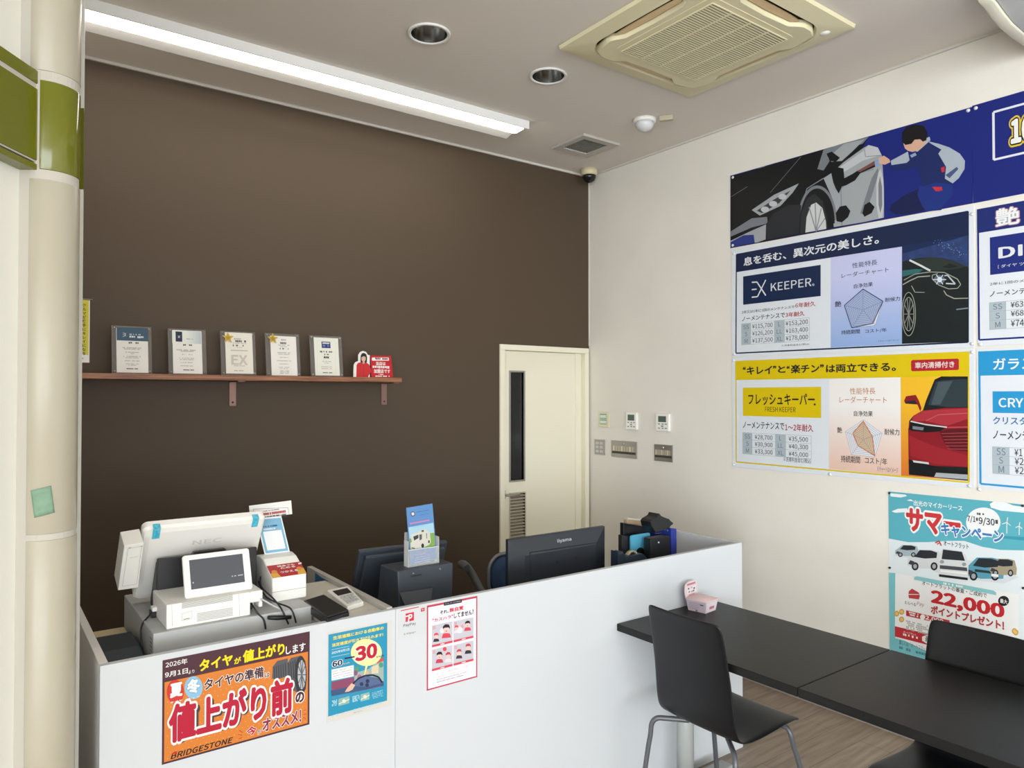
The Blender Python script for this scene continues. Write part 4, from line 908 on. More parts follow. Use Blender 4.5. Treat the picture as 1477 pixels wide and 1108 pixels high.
A.poly([(360, 540), (358, 450), (375, 400), (385, 386), (490, 402), (512, 425), (524, 480), (522, 562)], ink('DDE0E0'), 7); A.poly([(376, 445), (384, 392), (488, 405), (505, 455)], ink('2C3136'), 8); A.poly([(366, 478), (516, 492), (518, 512), (366, 498)], ink('4A4F55'), 8); A.poly([(362, 528), (520, 548), (520, 562), (362, 542)], ink('24272B'), 8)
for x, y in ((378, 460), (500, 474)): A.ell((x, y), 12, 10, ink('9AA0A6'), 8)
A.poly([(370, 505), (515, 520), (515, 530), (370, 515)], ink('F4F4F2'), 8); A.poly([(650, 525), (690, 530), (690, 545), (650, 540)], ink('F0F0EC'), 8); A.poly([(560, 500), (640, 510), (650, 525), (560, 515)], ink('2E3A40'), 8)
A.done('car_lineup_print', t)
A.poly([(120, 524), (800, 640), (800, 880), (480, 1000), (330, 970), (118, 870)], ink('F3F3F2'), 2)
A.poly([(224, 545), (240, 540), (660, 618), (676, 630), (676, 645), (655, 640), (240, 562), (224, 560)], ink('8CC8CC'), 3); A.dashes((385, 586), (500, 595), W_, 4, 3)
A.text('オートフラットの審査・ご成約で', (268, 588), (625, 634), BK, 0.012, L=4)
A.text('22,000', (317, 700), (722, 695), ink('C6282F'), 0.05, L=4); A.text('ポイントプレゼント!', (316, 745), (720, 786), ink('B83A3E'), 0.045, L=4)
A.ell((717, 676), 30, 28, BK, 5); A.text('最大', (698, 686), (738, 670), W_, 0.02, L=6)
A.poly([(192, 640), (195, 622), (212, 608), (250, 630), (256, 650), (250, 668), (195, 660)], ink('C04044'), 3); A.line([(192, 640), (250, 640)], 0.003, W_, 4)
A.text('えらべる', (172, 692), (233, 688), BK, 0.006, L=4); A.text('Pay', (238, 705), (280, 688), ink('B06068'), 0.0, L=4, shear=0.25)
for c in ((128, 746), (155, 736), (155, 778), (785, 850), (776, 842)): A.ell(c, 14, 16, ink('D6A446'), 3); A.ell(c, 8, 9, ink('E8C878'), 4)
A.poly([(180, 727), (420, 783), (420, 812), (180, 758)], ink('C23238'), 3); A.dashes((190, 743), (250, 747), W_, 4, 1); A.dashes((190, 755), (250, 759), W_, 4, 2); A.ell((271, 765), 14, 15, W_, 4); A.text('2,000', (286, 782), (385, 778), W_, 0.03, L=4)
for k in range(5): A.dashes((180, 792+k*11), (400, 835+k*11), GREY, 3, k)
A.poly([(118, 815), (480, 900), (480, 965), (118, 872)], ink('C23238'), 3); A.text('オートフラット', (165, 852), (235, 858), W_, 0.01, L=4); A.dashes((163, 868), (250, 876), W_, 4, 3)
A.poly([(268, 872), (300, 862), (440, 895), (440, 945), (300, 915), (268, 895)], ink('F6F4F2'), 4); A.text('最', (285, 900), (318, 875), BK, 0.01, L=5)
A.text('詳しくは「オートフラット」', (142, 915), (305, 932), INKD, 0.0, L=4); A.dashes((142, 942), (300, 968), ink('4F8A94'), 4, 4)
A.done('offer_print', t)
for q in ((88, 82), (822, 152), (90, 493), (826, 605)):
    b = MB(); b.lathe(A.P(*A.uv(*q), 0), [(0.006, 0), (0.005, -0.006), (0.0, -0.007)], M_BLACK, 12, axis='x'); put('push_pin', b, t)

# ================================================================== COUNTER
YC, CZ, CXL, CXM, CXR = 2.20, 0.985, 0.27, 1.135, 3.0
t = thing('reception_counter', 'white reception counter unit with posters, the left part under the cash register', 'counter', ((CXL+CXM)/2, YC, 0))
M_CEDGE = M_EDGE
box1('front_panel', CXL, CXM-0.001, YC, YC+0.022, 0, CZ, M_WHITE, t, bevel=0.0015)
b = MB(); b.box(CXL, CXL+0.022, YC+0.022, 3.0, 0, CZ, mat('side_panel_grey', 'E6E4E0', 0.5)); put('side_panel', b, t, bevel=0.0015)
b = MB(); b.box(CXM-0.022, CXM-0.001, YC+0.022, 2.95, 0, CZ+0.004, mat('divider_grey', 'B5B2AC', 0.5)); put('divider', b, t, bevel=0.0015)
b = MB(); b.box(CXL+0.022, 0.915, YC+0.022, 2.95, 0.775, 0.80, M_EDGE); put('lower_shelf', b, t)
b = MB(); b.box(0.915, CXM-0.022, YC+0.022, 2.75, 0.952, 0.972, mat('worktop_beige', 'CFCBC2', 0.45)); b.box(0.905, 0.925, YC+0.022, 2.75, 0.80, 0.952, M_EDGE); put('worktop', b, t)
b = MB(); q = [at_x(CXM-0.0235, *p) for p in ((454.5, 826), (463, 833), (472.5, 838), (471, 848), (466, 850), (454.5, 842))]
b.prism(q, (0.001, 0, 0), mat('blue_tape', '2E6E9E', 0.5)); put('blue_sticker', b, t)
t = thing('reception_desk', 'long white reception desk front reaching from the register unit to the table', 'counter', ((CXM+CXR)/2, YC, 0))
box1('front_panel', CXM, CXR, YC, YC+0.022, 0, CZ, M_WHITE, t, bevel=0.0015)
b = MB(); b.box(CXR-0.022, CXR, YC+0.022, 2.95, 0, CZ, M_WHITE); put('return_panel', b, t, bevel=0.0015)
b = MB(); b.box(CXM+0.001, CXR-0.022, YC+0.022, 2.90, 0.70, 0.72, M_EDGE); put('desktop', b, t, bevel=0.0015)
DT = 0.72

# ---- posters on the counter front
def front_art(): A = Art((1.0, YC-0.0006, 0.6), (1, 0, 0), (0, 0, 1)); A.STEP = 0.0002; return A
# tyre price poster
A = front_art(); A.crop(230, 900, 220/1172)
p = A.P(*A.uv(18, 1085)); t = thing('tyre_poster', 'orange and purple tyre price rise poster on the left of the counter front', 'poster', (p.x+0.2, YC, p.z))
PUR = ink('4E2F39'); ORA = ink('D88036'); DPU = ink('4A2A3A'); YLW = ink('F4DC1E'); MAG = ink('B8203C')
(a, b_), (c, d) = A.uv(18, 1085), A.uv(1155, 58)
A.slab_uv(a, b_, c, d, PUR, 0.0004); fu = 0.0055
v_split = (A.uv(36, 446)[1]+A.uv(1142, 217)[1])/2
A.poly_uv([(a+fu, b_+fu), (c-fu, b_+fu), (c-fu, v_split), (a+fu, v_split)], ORA, 1)
rnd = random.Random(5)
for i in range(26):
    for j in range(13):
        uu, vv = a+0.014+i*0.0156+(j % 2)*0.0078, b_+0.013+j*0.0156
        if uu < c-0.01 and vv < v_split-0.008: A.poly_uv([(uu-0.0016, vv), (uu, vv-0.0016), (uu+0.0016, vv), (uu, vv+0.0016)], ink('E3AA70'), 2)
A.done('sheet', t)
TY = ink('35353A'); TY2 = ink('5A5B60')
A.poly([(865, 420), (870, 330), (905, 285), (985, 265), (985, 400), (900, 430)], TY2, 3)
for k in range(6): A.line([(880+k*17, 330-k*6), (884+k*17, 425-k*5)], 0.0022, TY, 4)
A.poly([(975, 400), (985, 300), (1010, 262), (1080, 245), (1120, 280), (1132, 380), (1125, 500), (1100, 540), (1040, 520)], TY2, 3)
for k in range(4): A.line([(992+k*16, 300-k*8), (996+k*18, 420)], 0.0026, TY, 4)
A.ell((1085, 395), 46, 150, TY, 5); A.ell((1092, 390), 31, 112, ink('B9BCC0'), 6)
for k in range(10): A.line([(1092, 390), (1092+31*math.cos(k*0.628), 390+112*math.sin(k*0.628))], 0.003, ink('5F6268'), 7)
A.done('tyre_picture', t)
A.text('2026年', (47, 339), (215, 262), W_, 0.012, L=3); A.text('9月1日', (42, 416), (218, 338), W_, 0.02, L=3); A.text('より', (222, 386), (268, 349), W_, 0.01, L=3)
A.text('タイヤ', (306, 368), (563, 226), YLW, 0.04, L=3); A.text('が', (573, 312), (627, 250), YLW, 0.035, L=3); A.text('値上がり', (640, 302), (962, 140), YLW, 0.04, L=3); A.text('します', (970, 236), (1122, 142), W_, 0.02, L=3)
A.done('heading', t)
A.text('タイヤの準備', (342, 513), (800, 324), DPU, 0.03, ((0.08, ink('F3ECE4')),), L=8); A.text('は', (808, 415), (845, 367), DPU, 0.02, ((0.09, ink('F3ECE4')),), L=8)
A.ell((122, 522), 66, 92, ink('CE3A34'), 3); A.ell((262, 490), 70, 88, ink('8DBEDD'), 3)
A.text('夏', (80, 573), (178, 442), W_, 0.05, ((0.085, ink('CE3A34')),), L=4); A.text('タイヤ', (80, 613), (178, 577), W_, 0.03, ((0.10, ink('CE3A34')),), L=6)
A.text('冬', (210, 545), (312, 410), W_, 0.05, ((0.085, ink('3C8CC4')),), L=4); A.text('タイヤ', (208, 586), (312, 550), W_, 0.03, ((0.10, ink('3C8CC4')),), L=6)
A.done('season_marks', t)
(u0, v0), (u1, v1) = A.uv(68, 925), A.uv(1026, 400)
A.text('値上がり前', (78, 938), (1036, 413), ink('4B3C44'), 0.105, L=9); A.text('値上がり前', (68, 925), (1026, 400), MAG, 0.045, ((0.105, ink('F6F1EE')),), L=10)
A.text('の', (1042, 613), (1111, 512), DPU, 0.05, ((0.12, ink('F6F1EE')),), L=10)
A.text('今', (668, 866), (745, 776), MAG, 0.04, ((0.08, ink('F6F1EE')),), L=8); A.text('が', (752, 850), (782, 806), DPU, 0.02, ((0.08, ink('F6F1EE')),), L=8); A.text('オススメ!', (790, 832), (1088, 652), ink('8C2A4E'), 0.035, ((0.075, ink('F6F1EE')),), L=8)
for q in ([(612, 818), (640, 835)], [(605, 848), (636, 856)], [(612, 882), (638, 872)], [(1106, 668), (1126, 660)], [(1106, 694), (1132, 692)], [(1104, 718), (1124, 730)]): A.line(q, 0.002, ink('C0402E'), 4)
A.done('slogan', t)
A.text('BRIDGESTONE', (85, 1042), (565, 868), BK, 0.025, L=4, shear=0.22); A.poly([(96, 1008), (108, 985), (140, 972), (132, 990)], ink('D0302E'), 6); A.done('maker_mark', t)
# speed limit poster
A = front_art(); A.crop(465, 890, 105/727)
p = A.P(*A.uv(50, 1060)); t = thing('speed_limit_poster', 'blue speed limit poster with a large red 30 and steering wheel', 'poster', (p.x+0.1, YC, p.z))
A.sheet((45, 1062), (690, 30), ink('D6D3CC'), 0.0004); A.done('sheet', t)
CYB = ink('2C94B8')
(a, b_), (c, d) = A.uv(57, 996), A.uv(648, 58); A.poly_uv([(a, b_), (c, b_), (c, d), (a, d)], CYB, 1)
A.poly([(90, 650), (310, 600), (330, 660), (300, 715), (90, 780)], ink('8C4A68'), 2); A.poly([(320, 560), (460, 520), (610, 400), (612, 660), (420, 690), (320, 640)], ink('9FB2AC'), 2); A.poly([(490, 500), (560, 470), (560, 560), (490, 570)], ink('D9CBB0'), 3); A.poly([(540, 440), (612, 400), (612, 440), (545, 465)], ink('C25A58'), 3)
for q in ((345, 520, '5A9A6C'), (370, 600, 'B8688A'), (585, 480, '4E9A7A'), (440, 560, 'C8B89A'), (330, 560, '8C5A7A')): A.ell((q[0], q[1]), 22, 26, ink(q[2]), 3)
A.poly([(85, 735), (300, 690), (420, 640), (610, 640), (612, 690), (420, 730), (90, 792)], ink('41587E'), 3); A.poly([(300, 690), (350, 620), (450, 590), (560, 610), (600, 660), (450, 700)], ink('5A6A92'), 4)
A.line([(280, 720), (310, 660), (360, 612), (430, 585), (500, 580), (560, 600), (595, 655)], 0.0055, ink('1E2840'), 5)
for q in ((390, 670), (450, 640), (445, 680)): A.ell(q, 18, 20, ink('2C3A58'), 5)
A.poly([(222, 750), (250, 705), (290, 660), (325, 680), (300, 725), (260, 745)], ink('E6B8A4'), 6)
A.done('road_scene_print', t)
A.text('生活道路における自動車の', (106, 232), (612, 90), ink('F0DC5A'), 0.03, L=3); A.text('法定速度が引き下げられます!', (94, 302), (606, 158), ink('F0DC5A'), 0.03, L=3)
A.ell((438, 355), 155, 135, ink('F3E7A4'), 3); A.poly([(432, 470), (458, 470), (412, 608)], ink('F3E7A4'), 3)
A.text('30', (325, 452), (547, 252), ink('BE2238'), 0.05, ((0.10, ink('F8F2E0')),), L=4); A.text('km/h', (540, 413), (612, 372), BK, 0.02, L=6)
A.text('60', (98, 505), (200, 421), ink('1E2A48'), 0.04, ((0.10, ink('EEF2F4')),), L=4); A.text('km/h', (205, 480), (270, 448), ink('1E2A48'), 0.01, ((0.06, ink('EEF2F4')),), L=4); A.line([(220, 415), (320, 397)], 0.0045, ink('1E2A48'), 6)
A.text('2026年9月1日', (92, 374), (268, 308), ink('EAF2F4'), 0.012, L=3); A.line([(90, 328), (268, 292)], 0.0012, ink('BFDCE6'), 3); A.line([(90, 402), (268, 366)], 0.0012, ink('BFDCE6'), 3)
A.poly([(90, 526), (312, 480), (312, 592), (90, 636)], ink('EEF0F0'), 4)
for k in range(4): A.dashes((98, 552+k*24), (300, 498+k*24), INKD, 5, k)
A.dashes((90, 822), (612, 686), ink('C24A66'), 4, 3)
for q in ((160, 890, 270, 790), (380, 845, 470, 750)): A.rect((q[0], q[1]), (q[2], q[3]), ink('8FB8B4'), 3); A.line([(q[0], q[1]-20), (q[2], q[3]+30)], 0.003, ink('D9DCD0'), 4); A.ell(((q[0]+q[2])/2, (q[1]+q[3])/2), 18, 18, ink('E6E0C8'), 5)
for k in range(5): A.dashes((95, 850+k*12), (150, 822+k*12), ink('A8D4E2'), 3, k); A.dashes((300, 808+k*12), (370, 775+k*12), ink('A8D4E2'), 3, k+9); A.dashes((495, 765+k*14), (605, 728+k*14), ink('A8D4E2'), 3, k+20)
A.dashes((95, 985), (600, 862), ink('A8D4E2'), 3, 30, 0.6); A.dashes((310, 962), (402, 932), INKD, 3, 31)
A.done('lettering', t)
# pay sign
A = front_art(); A.crop(560, 840, 200/1304)
p = A.P(*A.uv(100, 520)); t = thing('payment_notice', 'narrow white payment notice with a red P mark at the counter seam', 'notice', (p.x+0.05, YC, p.z))
A.sheet((100, 540), (362, 205), ink('D2D6D9'), 0.0004); A.done('sheet', t)
RP = ink('D8324A')
A.poly([(118, 264), (288, 228), (288, 236), (118, 273)], RP, 2); A.poly([(307, 246), (342, 238), (342, 270), (307, 278)], ink('C23A4E'), 2); A.line([(313, 258), (336, 253)], 0.0009, W_, 3); A.line([(325, 248), (325, 272)], 0.0009, W_, 3)
A.poly([(163, 295), (241, 279), (241, 358), (163, 374)], RP, 2); A.text('P', (184, 370), (226, 296), W_, 0.04, L=3, shear=0.15); A.poly([(163, 318), (195, 308), (190, 320), (163, 328)], W_, 3)
A.text('PayPay', (142, 428), (259, 372), ink('4B4A4E'), 0.01, L=3); A.text('& Alipay+', (145, 503), (260, 455), ink('6A6A6E'), 0.0, L=3)
A.done('print', t)
# harassment poster
A = front_art(); A.crop(560, 840, 200/1304)
p = A.P(*A.uv(362, 1022)); t = thing('courtesy_poster', 'red framed courtesy poster with four cartoon panels on the desk front', 'poster', (p.x+0.1, YC, p.z))
A.sheet((362, 1022), (838, 128), ink('C2405A'), 0.0004)
(a, b_), (c, d) = A.uv(362, 1022), A.uv(838, 128); fu = 0.005
A.poly_uv([(a+fu, b_+fu), (c-fu, b_+fu), (c-fu, d-fu*1.4), (a+fu, d-fu*1.4)], ink('EEECF5'), 1); A.done('sheet', t)
A.poly([(522, 191), (692, 158), (692, 190), (522, 222)], ink('32323C'), 3); A.dashes((535, 208), (680, 174), ink('C9C6CC'), 4, 3); A.dashes((716, 194), (806, 172), ink('E08A98'), 3, 3)
A.text('それ、', (486, 303), (570, 252), BK, 0.03, L=3); A.text('無自覚', (575, 285), (707, 217), RP, 0.035, L=3); A.text('“カスハラ”', (412, 378), (610, 303), RP, 0.03, L=3); A.text('してません?', (616, 340), (803, 252), BK, 0.03, L=3)
for k in range(2): A.dashes((450, 868+k*30), (750, 785+k*30), RP, 3, k)
for k in range(3): A.dashes((455, 918+k*14), (745-k*20, 843+k*14), ink('8A8A98'), 3, k+5)
A.done('lettering', t)
BG = ink('C7C6D0'); RB = ink('DC4A5E'); HR = ink('2C2A30'); SK = ink('F0C8C0'); SK2 = ink('F4DAD4')
for x0, y0_, x1_, y1_ in ((410, 612, 603, 366), (613, 565, 800, 328), (410, 837, 603, 590), (613, 785, 800, 547)):
    A.rect((x0, y0_), (x1_, y1_), BG, 2); (a, b_), (c, d) = A.uv(x0, y0_), A.uv(x1_, y1_); A.poly_uv([(a, b_), (c, b_), (c, b_+0.0075), (a, b_+0.0075)], RB, 6)
    cu = (a+c)/2; A.poly_uv([(cu-0.008, b_+0.0022), (cu+0.008, b_+0.0022), (cu+0.008, b_+0.005), (cu-0.008, b_+0.005)], W_, 7)
    for k in range(3): A.poly_uv([(a+0.003, d-0.006-k*0.004), (a+0.014, d-0.006-k*0.004), (a+0.014, d-0.004-k*0.004), (a+0.003, d-0.004-k*0.004)], ink('D88A98'), 3)
def fig(x, y, s, hair, coat, mouth=True):
    A.poly([(x-0.95*s, y+1.9*s), (x-0.7*s, y+1.0*s), (x, y+0.75*s), (x+0.75*s, y+0.95*s), (x+1.0*s, y+1.7*s)], ink(coat), 3)
    A.ell((x, y), 0.62*s, 0.85*s, SK, 4); A.poly([(x-0.68*s, y+0.05*s), (x-0.7*s, y-0.55*s), (x-0.2*s, y-1.0*s), (x+0.5*s, y-0.95*s), (x+0.75*s, y-0.4*s), (x+0.65*s, y), (x+0.45*s, y-0.35*s), (x-0.4*s, y-0.25*s)], ink(hair), 5)
    if mouth: A.ell((x, y+0.42*s), 0.14*s, 0.13*s, RB, 5)
fig(545, 440, 46, '2C2A30', 'D8485C'); fig(450, 505, 30, 'DC4A5E', '34323A', False); fig(745, 395, 34, '2C2A30', 'D8485C'); fig(640, 430, 26, 'DC4A5E', 'E9DADA', False); fig(480, 690, 38, '2C2A30', 'C8445A'); fig(562, 690, 34, 'C8445A', 'E2DAE0', False); fig(665, 660, 32, 'C8445A', '3A3842', False)
A.poly([(695, 590), (800, 560), (800, 720), (735, 735)], ink('9A99A6'), 2); fig(750, 610, 34, 'C8445A', '34323C', False)
A.ell((530, 628), 18, 20, RB, 3); A.ell((695, 415), 16, 18, ink('E9A0A8'), 3); A.ell((670, 448), 28, 30, ink('EFEAF0'), 3); A.ell((505, 455), 20, 24, ink('E4E2EA'), 3)
A.done('cartoon_panels', t)

# ================================================================== CASH REGISTER CORNER
DZ0 = 1.0
t = thing('register_box', 'large light grey cash drawer box under the register', 'cash drawer', (0.665, 2.6, 0.80))
box1('case', 0.425, 0.905, 2.352, 2.87, 0.80, DZ0, mat('drawer_grey', 'B4B6B6', 0.5), t, bevel=0.003)
b = MB()
for k in range(5):
    for j in range(3):
        z = 0.985-0.012*k-0.005; b.box(0.4245, 0.425, 2.375+j*0.012, 2.381+j*0.012, z-0.004, z, M_BLACK)
put('vent_holes', b, t)
# register base unit
yF = 2.372; bx0, bx1 = at_y(yF, 240, 905).x, at_y(yF, 379, 848).x; bz1 = at_y(yF, 238, 873.5).z
t = thing('cash_register', 'white register base unit with vent slits facing the customer', 'cash register base', ((bx0+bx1)/2, 2.47, DZ0))
nx = at_y(yF, 361, 887).x
b = MB()
b.box(bx0, nx, yF, 2.58, DZ0, bz1, M_WPL); b.box(nx, bx1, yF, 2.58, bz1-0.035, bz1, M_WPL); b.box(nx, bx1, yF+0.09, 2.58, DZ0, bz1-0.035, M_WPL); b.box(bx1-0.012, bx1, yF, yF+0.09, DZ0+0.02, bz1-0.035, M_WPL)
case = put('case', b, t, bevel=0.003)
A = Art((bx0, yF, DZ0), (1, 0, 0), (0, 0, 1)); A.crop(130, 710, 350/1477)
SL = ink('B4B4AF')
for (p0, p1, n) in (((558, 710), (868, 622), 6), ((650, 790), (868, 700), 6)):
    (a, b_), (c, d) = A.uv(*p0), A.uv(*p1)
    for k in range(n): vv = b_+(d-b_)*(k+0.5)/n; A.line_uv((a, vv), (c, vv), 0.0022, SL, 1)
A.line([(497, 685), (500, 815)], 0.001, SL, 1); A.line([(905, 620), (910, 755)], 0.001, SL, 1); A.line([(560, 740), (620, 722), (620, 768), (560, 785)], 0.001, SL, 1, True); A.line([(568, 775), (605, 767)], 0.002, ink('6A6A68'), 1)
A.done('vent_slits', t)
b = MB(); b.box(nx+0.002, bx1-0.014, yF+0.06, yF+0.088, DZ0+0.001, bz1-0.037, M_BLACK); put('socket_bay', b, t)
# black stand between base and screen
t = thing('register_stand', 'black bracket stand between the register base and the big screen', 'stand', (0.66, 2.58, DZ0))
b = MB(); z0_ = DZ0
xs0, xs1 = at_y(2.56, 228, 830).x, at_y(2.56, 372, 810).x
b.box(xs0, xs1, 2.570, 2.585, DZ0, 1.172, M_BLACK)
for x in (xs0, xs1-0.012): b.prism([(x, y, z) for y, z in ((2.586, DZ0), (2.586, 1.160), (2.598, 1.160), (2.685, 1.022), (2.685, DZ0))], (0.012, 0, 0), M_BLACK)
ux0, ux1 = at_y(2.58, 274, 795).x, at_y(2.58, 323, 790).x
put('side_plates', b, t, bevel=0.003)
b = MB(); b.prism([(ux0+p[0]*(ux1-ux0), 2.5695, 1.15+p[1]*0.036) for p in ((0, 0), (1, 0), (1, 0.85), (0.96, 1), (0.06, 1), (0, 0.75))], (0, -0.02, 0), M_BLACK); put('hook', b, t, bevel=0.003)
# big screen, seen from its back, leaning towards the customer
TLp, TRp, BLp = at_y(2.535, 207, 762), at_y(2.535, 384.5, 748), at_y(2.715, 195, 871)
zt = (TLp.z+TRp.z)/2; Bz = DZ0+0.012
scrV = Vector((0, 2.535-2.715, zt-Bz)); sl = scrV.length; scrV.normalize()
t = thing('register_screen', 'large white register screen seen from behind, leaning towards the customer', 'screen', ((TLp.x+TRp.x)/2, 2.70, DZ0))
A = Art((TLp.x, 2.715, Bz), (1, 0, 0), scrV); W0 = TRp.x-TLp.x
b = MB(); N_ = A.N
def scr(r, off): return [A.P(u, v, 0)+N_*off for u, v in rrect(r, W0-r, r, sl-r, 0.018, 5)]
b.grid([scr(0.0, -0.034), scr(0.0, -0.012), scr(0.006, -0.003), scr(0.022, 0.0)], M_WPL, smooth=False, close=True)
b.face(scr(0.022, 0.0), M_WPL); b.face(scr(0.0, -0.034)[::-1], M_BLACK)
sc = put('back_shell', b, t)
A.crop(130, 710, 350/1477); A.text('NEC', (620, 322), (805, 275), mat('pale_mark', 'D6D5D1', 0.45), 0.02, L=2); A.done('maker_mark', t)
for q in (((375, 285), (432, 208)), ((980, 212), (1032, 146))):
    (a, b_), (c, d) = A.uv(*q[0]), A.uv(*q[1]); b = MB(); f = [A.P(u, v, 3) for u, v in ((a, b_), (c, b_), (c, sl), (a, sl))]
    b.prism(f, N_*0.0004, mat('blue_masking_tape', '35AFCF', 0.5, noise=(120, '66C6DE', 0.45, 0.6))); g = [A.P(u, sl, 2)-N_*w_+scrV*0.0006 for u, w_ in ((a, 0), (c, 0), (c, 0.02), (a, 0.02))]; b.face(g, MATS['blue_masking_tape']); put('blue_tape', b, t)
b = MB(); b.box(TLp.x+0.09, TLp.x+0.27, 2.70, 2.84, DZ0, DZ0+0.012, M_GPL); b.hexa([(TLp.x+0.14, 2.735, DZ0+0.012), (TLp.x+0.22, 2.735, DZ0+0.012), (TLp.x+0.22, 2.76, DZ0+0.012), (TLp.x+0.14, 2.76, DZ0+0.012)], [(TLp.x+0.14, 2.66, 1.16), (TLp.x+0.22, 2.66, 1.16), (TLp.x+0.22, 2.685, 1.17), (TLp.x+0.14, 2.685, 1.17)], M_GPL); put('foot', b, t)
# card reader on the screen's left edge
q = {k: at_y(y, *p) for k, y, p in (('ftl', 2.50, (179, 788)), ('ftr', 2.50, (207.5, 783)), ('fbl', 2.575, (170, 852)), ('fbr', 2.575, (199.3, 848)))}
dx_ = Vector((0.0, 0.078, 0.032))
b = MB(); f = [q['fbl'], q['fbr'], q['ftr'], q['ftl']]; b.hexa(f, [p+dx_ for p in f], M_WPL)
t = thing('card_reader', 'white box-shaped card reader on the left edge of the register screen', 'card reader', (q['fbl'].x, 2.6, q['fbl'].z))
put('case', b, t, bevel=0.002)
U_ = (q['fbr']-q['fbl']).normalized(); V_ = (q['ftl']-q['fbl']).normalized(); A = Art(q['fbl'], U_, V_); A.crop(100, 730, 160/709)
if A.N.y > 0: A.N = -A.N
b2 = ink('CFCDC7')
A.line([(365, 275), (452, 260), (430, 500), (338, 515)], 0.0014, b2, 1, True); A.line([(378, 333), (432, 325)], 0.0014, b2, 1); A.line([(368, 271), (384, 268)], 0.002, ink('8D8B86'), 1); A.line([(445, 262), (460, 259)], 0.002, ink('8D8B86'), 1); A.done('slot_lines', t)
# customer display
yb, yt = 2.405, 2.450
BLc, BRc, TLc, TRc = at_y(yb, 267.5, 859.3), at_y(yb, 364.7, 845), at_y(yt, 261.5, 802.5), at_y(yt, 356.4, 790.6)
zb = bz1+0.001; cV = Vector((0, yt-yb, (TLc.z+TRc.z)/2-zb)); cl = cV.length; cV.normalize(); cw = BRc.x-BLc.x
t = thing('customer_display', 'small white customer display with a dark screen in front of the register', 'display', (BLc.x+cw/2, yb, zb))
A = Art((BLc.x, yb, zb), (1, 0, 0), cV); b = MB()
def cd(r, off, rad=0.008): return [A.P(u, v, 0)+A.N*off for u, v in rrect(r, cw-r, r, cl-r, rad, 5)]
b.grid([cd(0.003, -0.016), cd(0, -0.012), cd(0, -0.002), cd(0.003, 0)], M_WPL, smooth=False, close=True); b.face(cd(0.003, 0), M_WPL); b.face(cd(0.003, -0.016)[::-1], M_WPL); put('case', b, t)
A.crop(130, 710, 350/1477); A.poly_uv([(cw*0.09, cl*0.19), (cw*0.89, cl*0.19), (cw*0.89, cl*0.88), (cw*0.09, cl*0.88)], mat('screen_slate', '4A4E57', 0.25), 2); A.done('screen', t)
A.dashes((862, 517), (930, 500), ink('C9CCD2'), 3, 4); A.ell((627, 552), 4, 5, ink('C9CCD2'), 3); A.done('screen_text', t)
b = MB(); b.hexa([(BLc.x+cw*0.3, yb+0.014, zb), (BLc.x+cw*0.7, yb+0.014, zb), (BLc.x+cw*0.7, yb+0.07, zb), (BLc.x+cw*0.3, yb+0.07, zb)], [(BLc.x+cw*0.35, yb+0.032, zb+0.06), (BLc.x+cw*0.65, yb+0.032, zb+0.06), (BLc.x+cw*0.65, yb+0.045, zb+0.06), (BLc.x+cw*0.35, yb+0.045, zb+0.06)], M_WPL); put('rest', b, t)
# receipt printer
rx0, rx1, ry = 0.810, 0.929, 2.466
pr = [at_x(rx0, *p) for p in ((390.5, 833), (384, 816.5))]
prof = [(ry, DZ0), (ry, pr[0].z), (pr[1].y, pr[1].z), (pr[1].y+0.035, pr[1].z+0.016), (pr[1].y+0.07, pr[1].z+0.022), (pr[1].y+0.10, pr[1].z+0.020), (2.69, pr[1].z+0.006), (2.70, DZ0)]
t = thing('receipt_printer', 'white receipt printer with a red and yellow sticker beside the register', 'printer', ((rx0+rx1)/2, 2.58, DZ0))
b = MB(); b.prism([(rx0, y, z) for y, z in prof], (rx1-rx0, 0, 0), M_WPL); put('case', b, t, bevel=0.005, seg=3)
b = MB(); b.box(rx0-0.0004, rx1+0.0004, ry-0.0006, ry+0.002, DZ0+0.034, DZ0+0.0355, ink('A9A8A4')); put('lid_seam', b, t)
V_ = Vector((0, pr[1].y-ry, pr[1].z-pr[0].z)); sl2 = V_.length
A = Art((rx0, ry-0.0008, pr[0].z), (1, 0, 0), V_); A.crop(340, 720, 120/831); wv = rx1-rx0
A.slab_uv(0.001, 0.001, wv-0.001, sl2-0.001, ink('B3202C'), 0.0004)
A.poly_uv([(0.001, 0.001), (0.012, 0.001), (0.03, 0.001), (0.022, sl2*0.5), (0.001, sl2*0.35)], ink('E0A83A'), 2); A.poly_uv([(wv-0.001, 0.001), (wv-0.030, 0.001), (wv-0.024, sl2*0.5), (wv-0.001, sl2*0.45)], ink('E0A83A'), 2)
for u in (0.016, wv-0.016): A.poly_uv([(u+0.010*math.cos(k*0.63), sl2*0.45+0.010*math.sin(k*0.63)) for k in range(10)], ink('D98C3C'), 3)
for s_, a, c in (('現金でも', (415, 685), (582, 645)), ('ためる', (450, 702), (590, 665)), ('つかえる', (447, 745), (617, 700))): A.text(s_, a, c, W_, 0.03, L=4)
A.poly([(622, 640), (655, 634), (660, 648), (627, 655)], W_, 4); A.done('sticker', t)
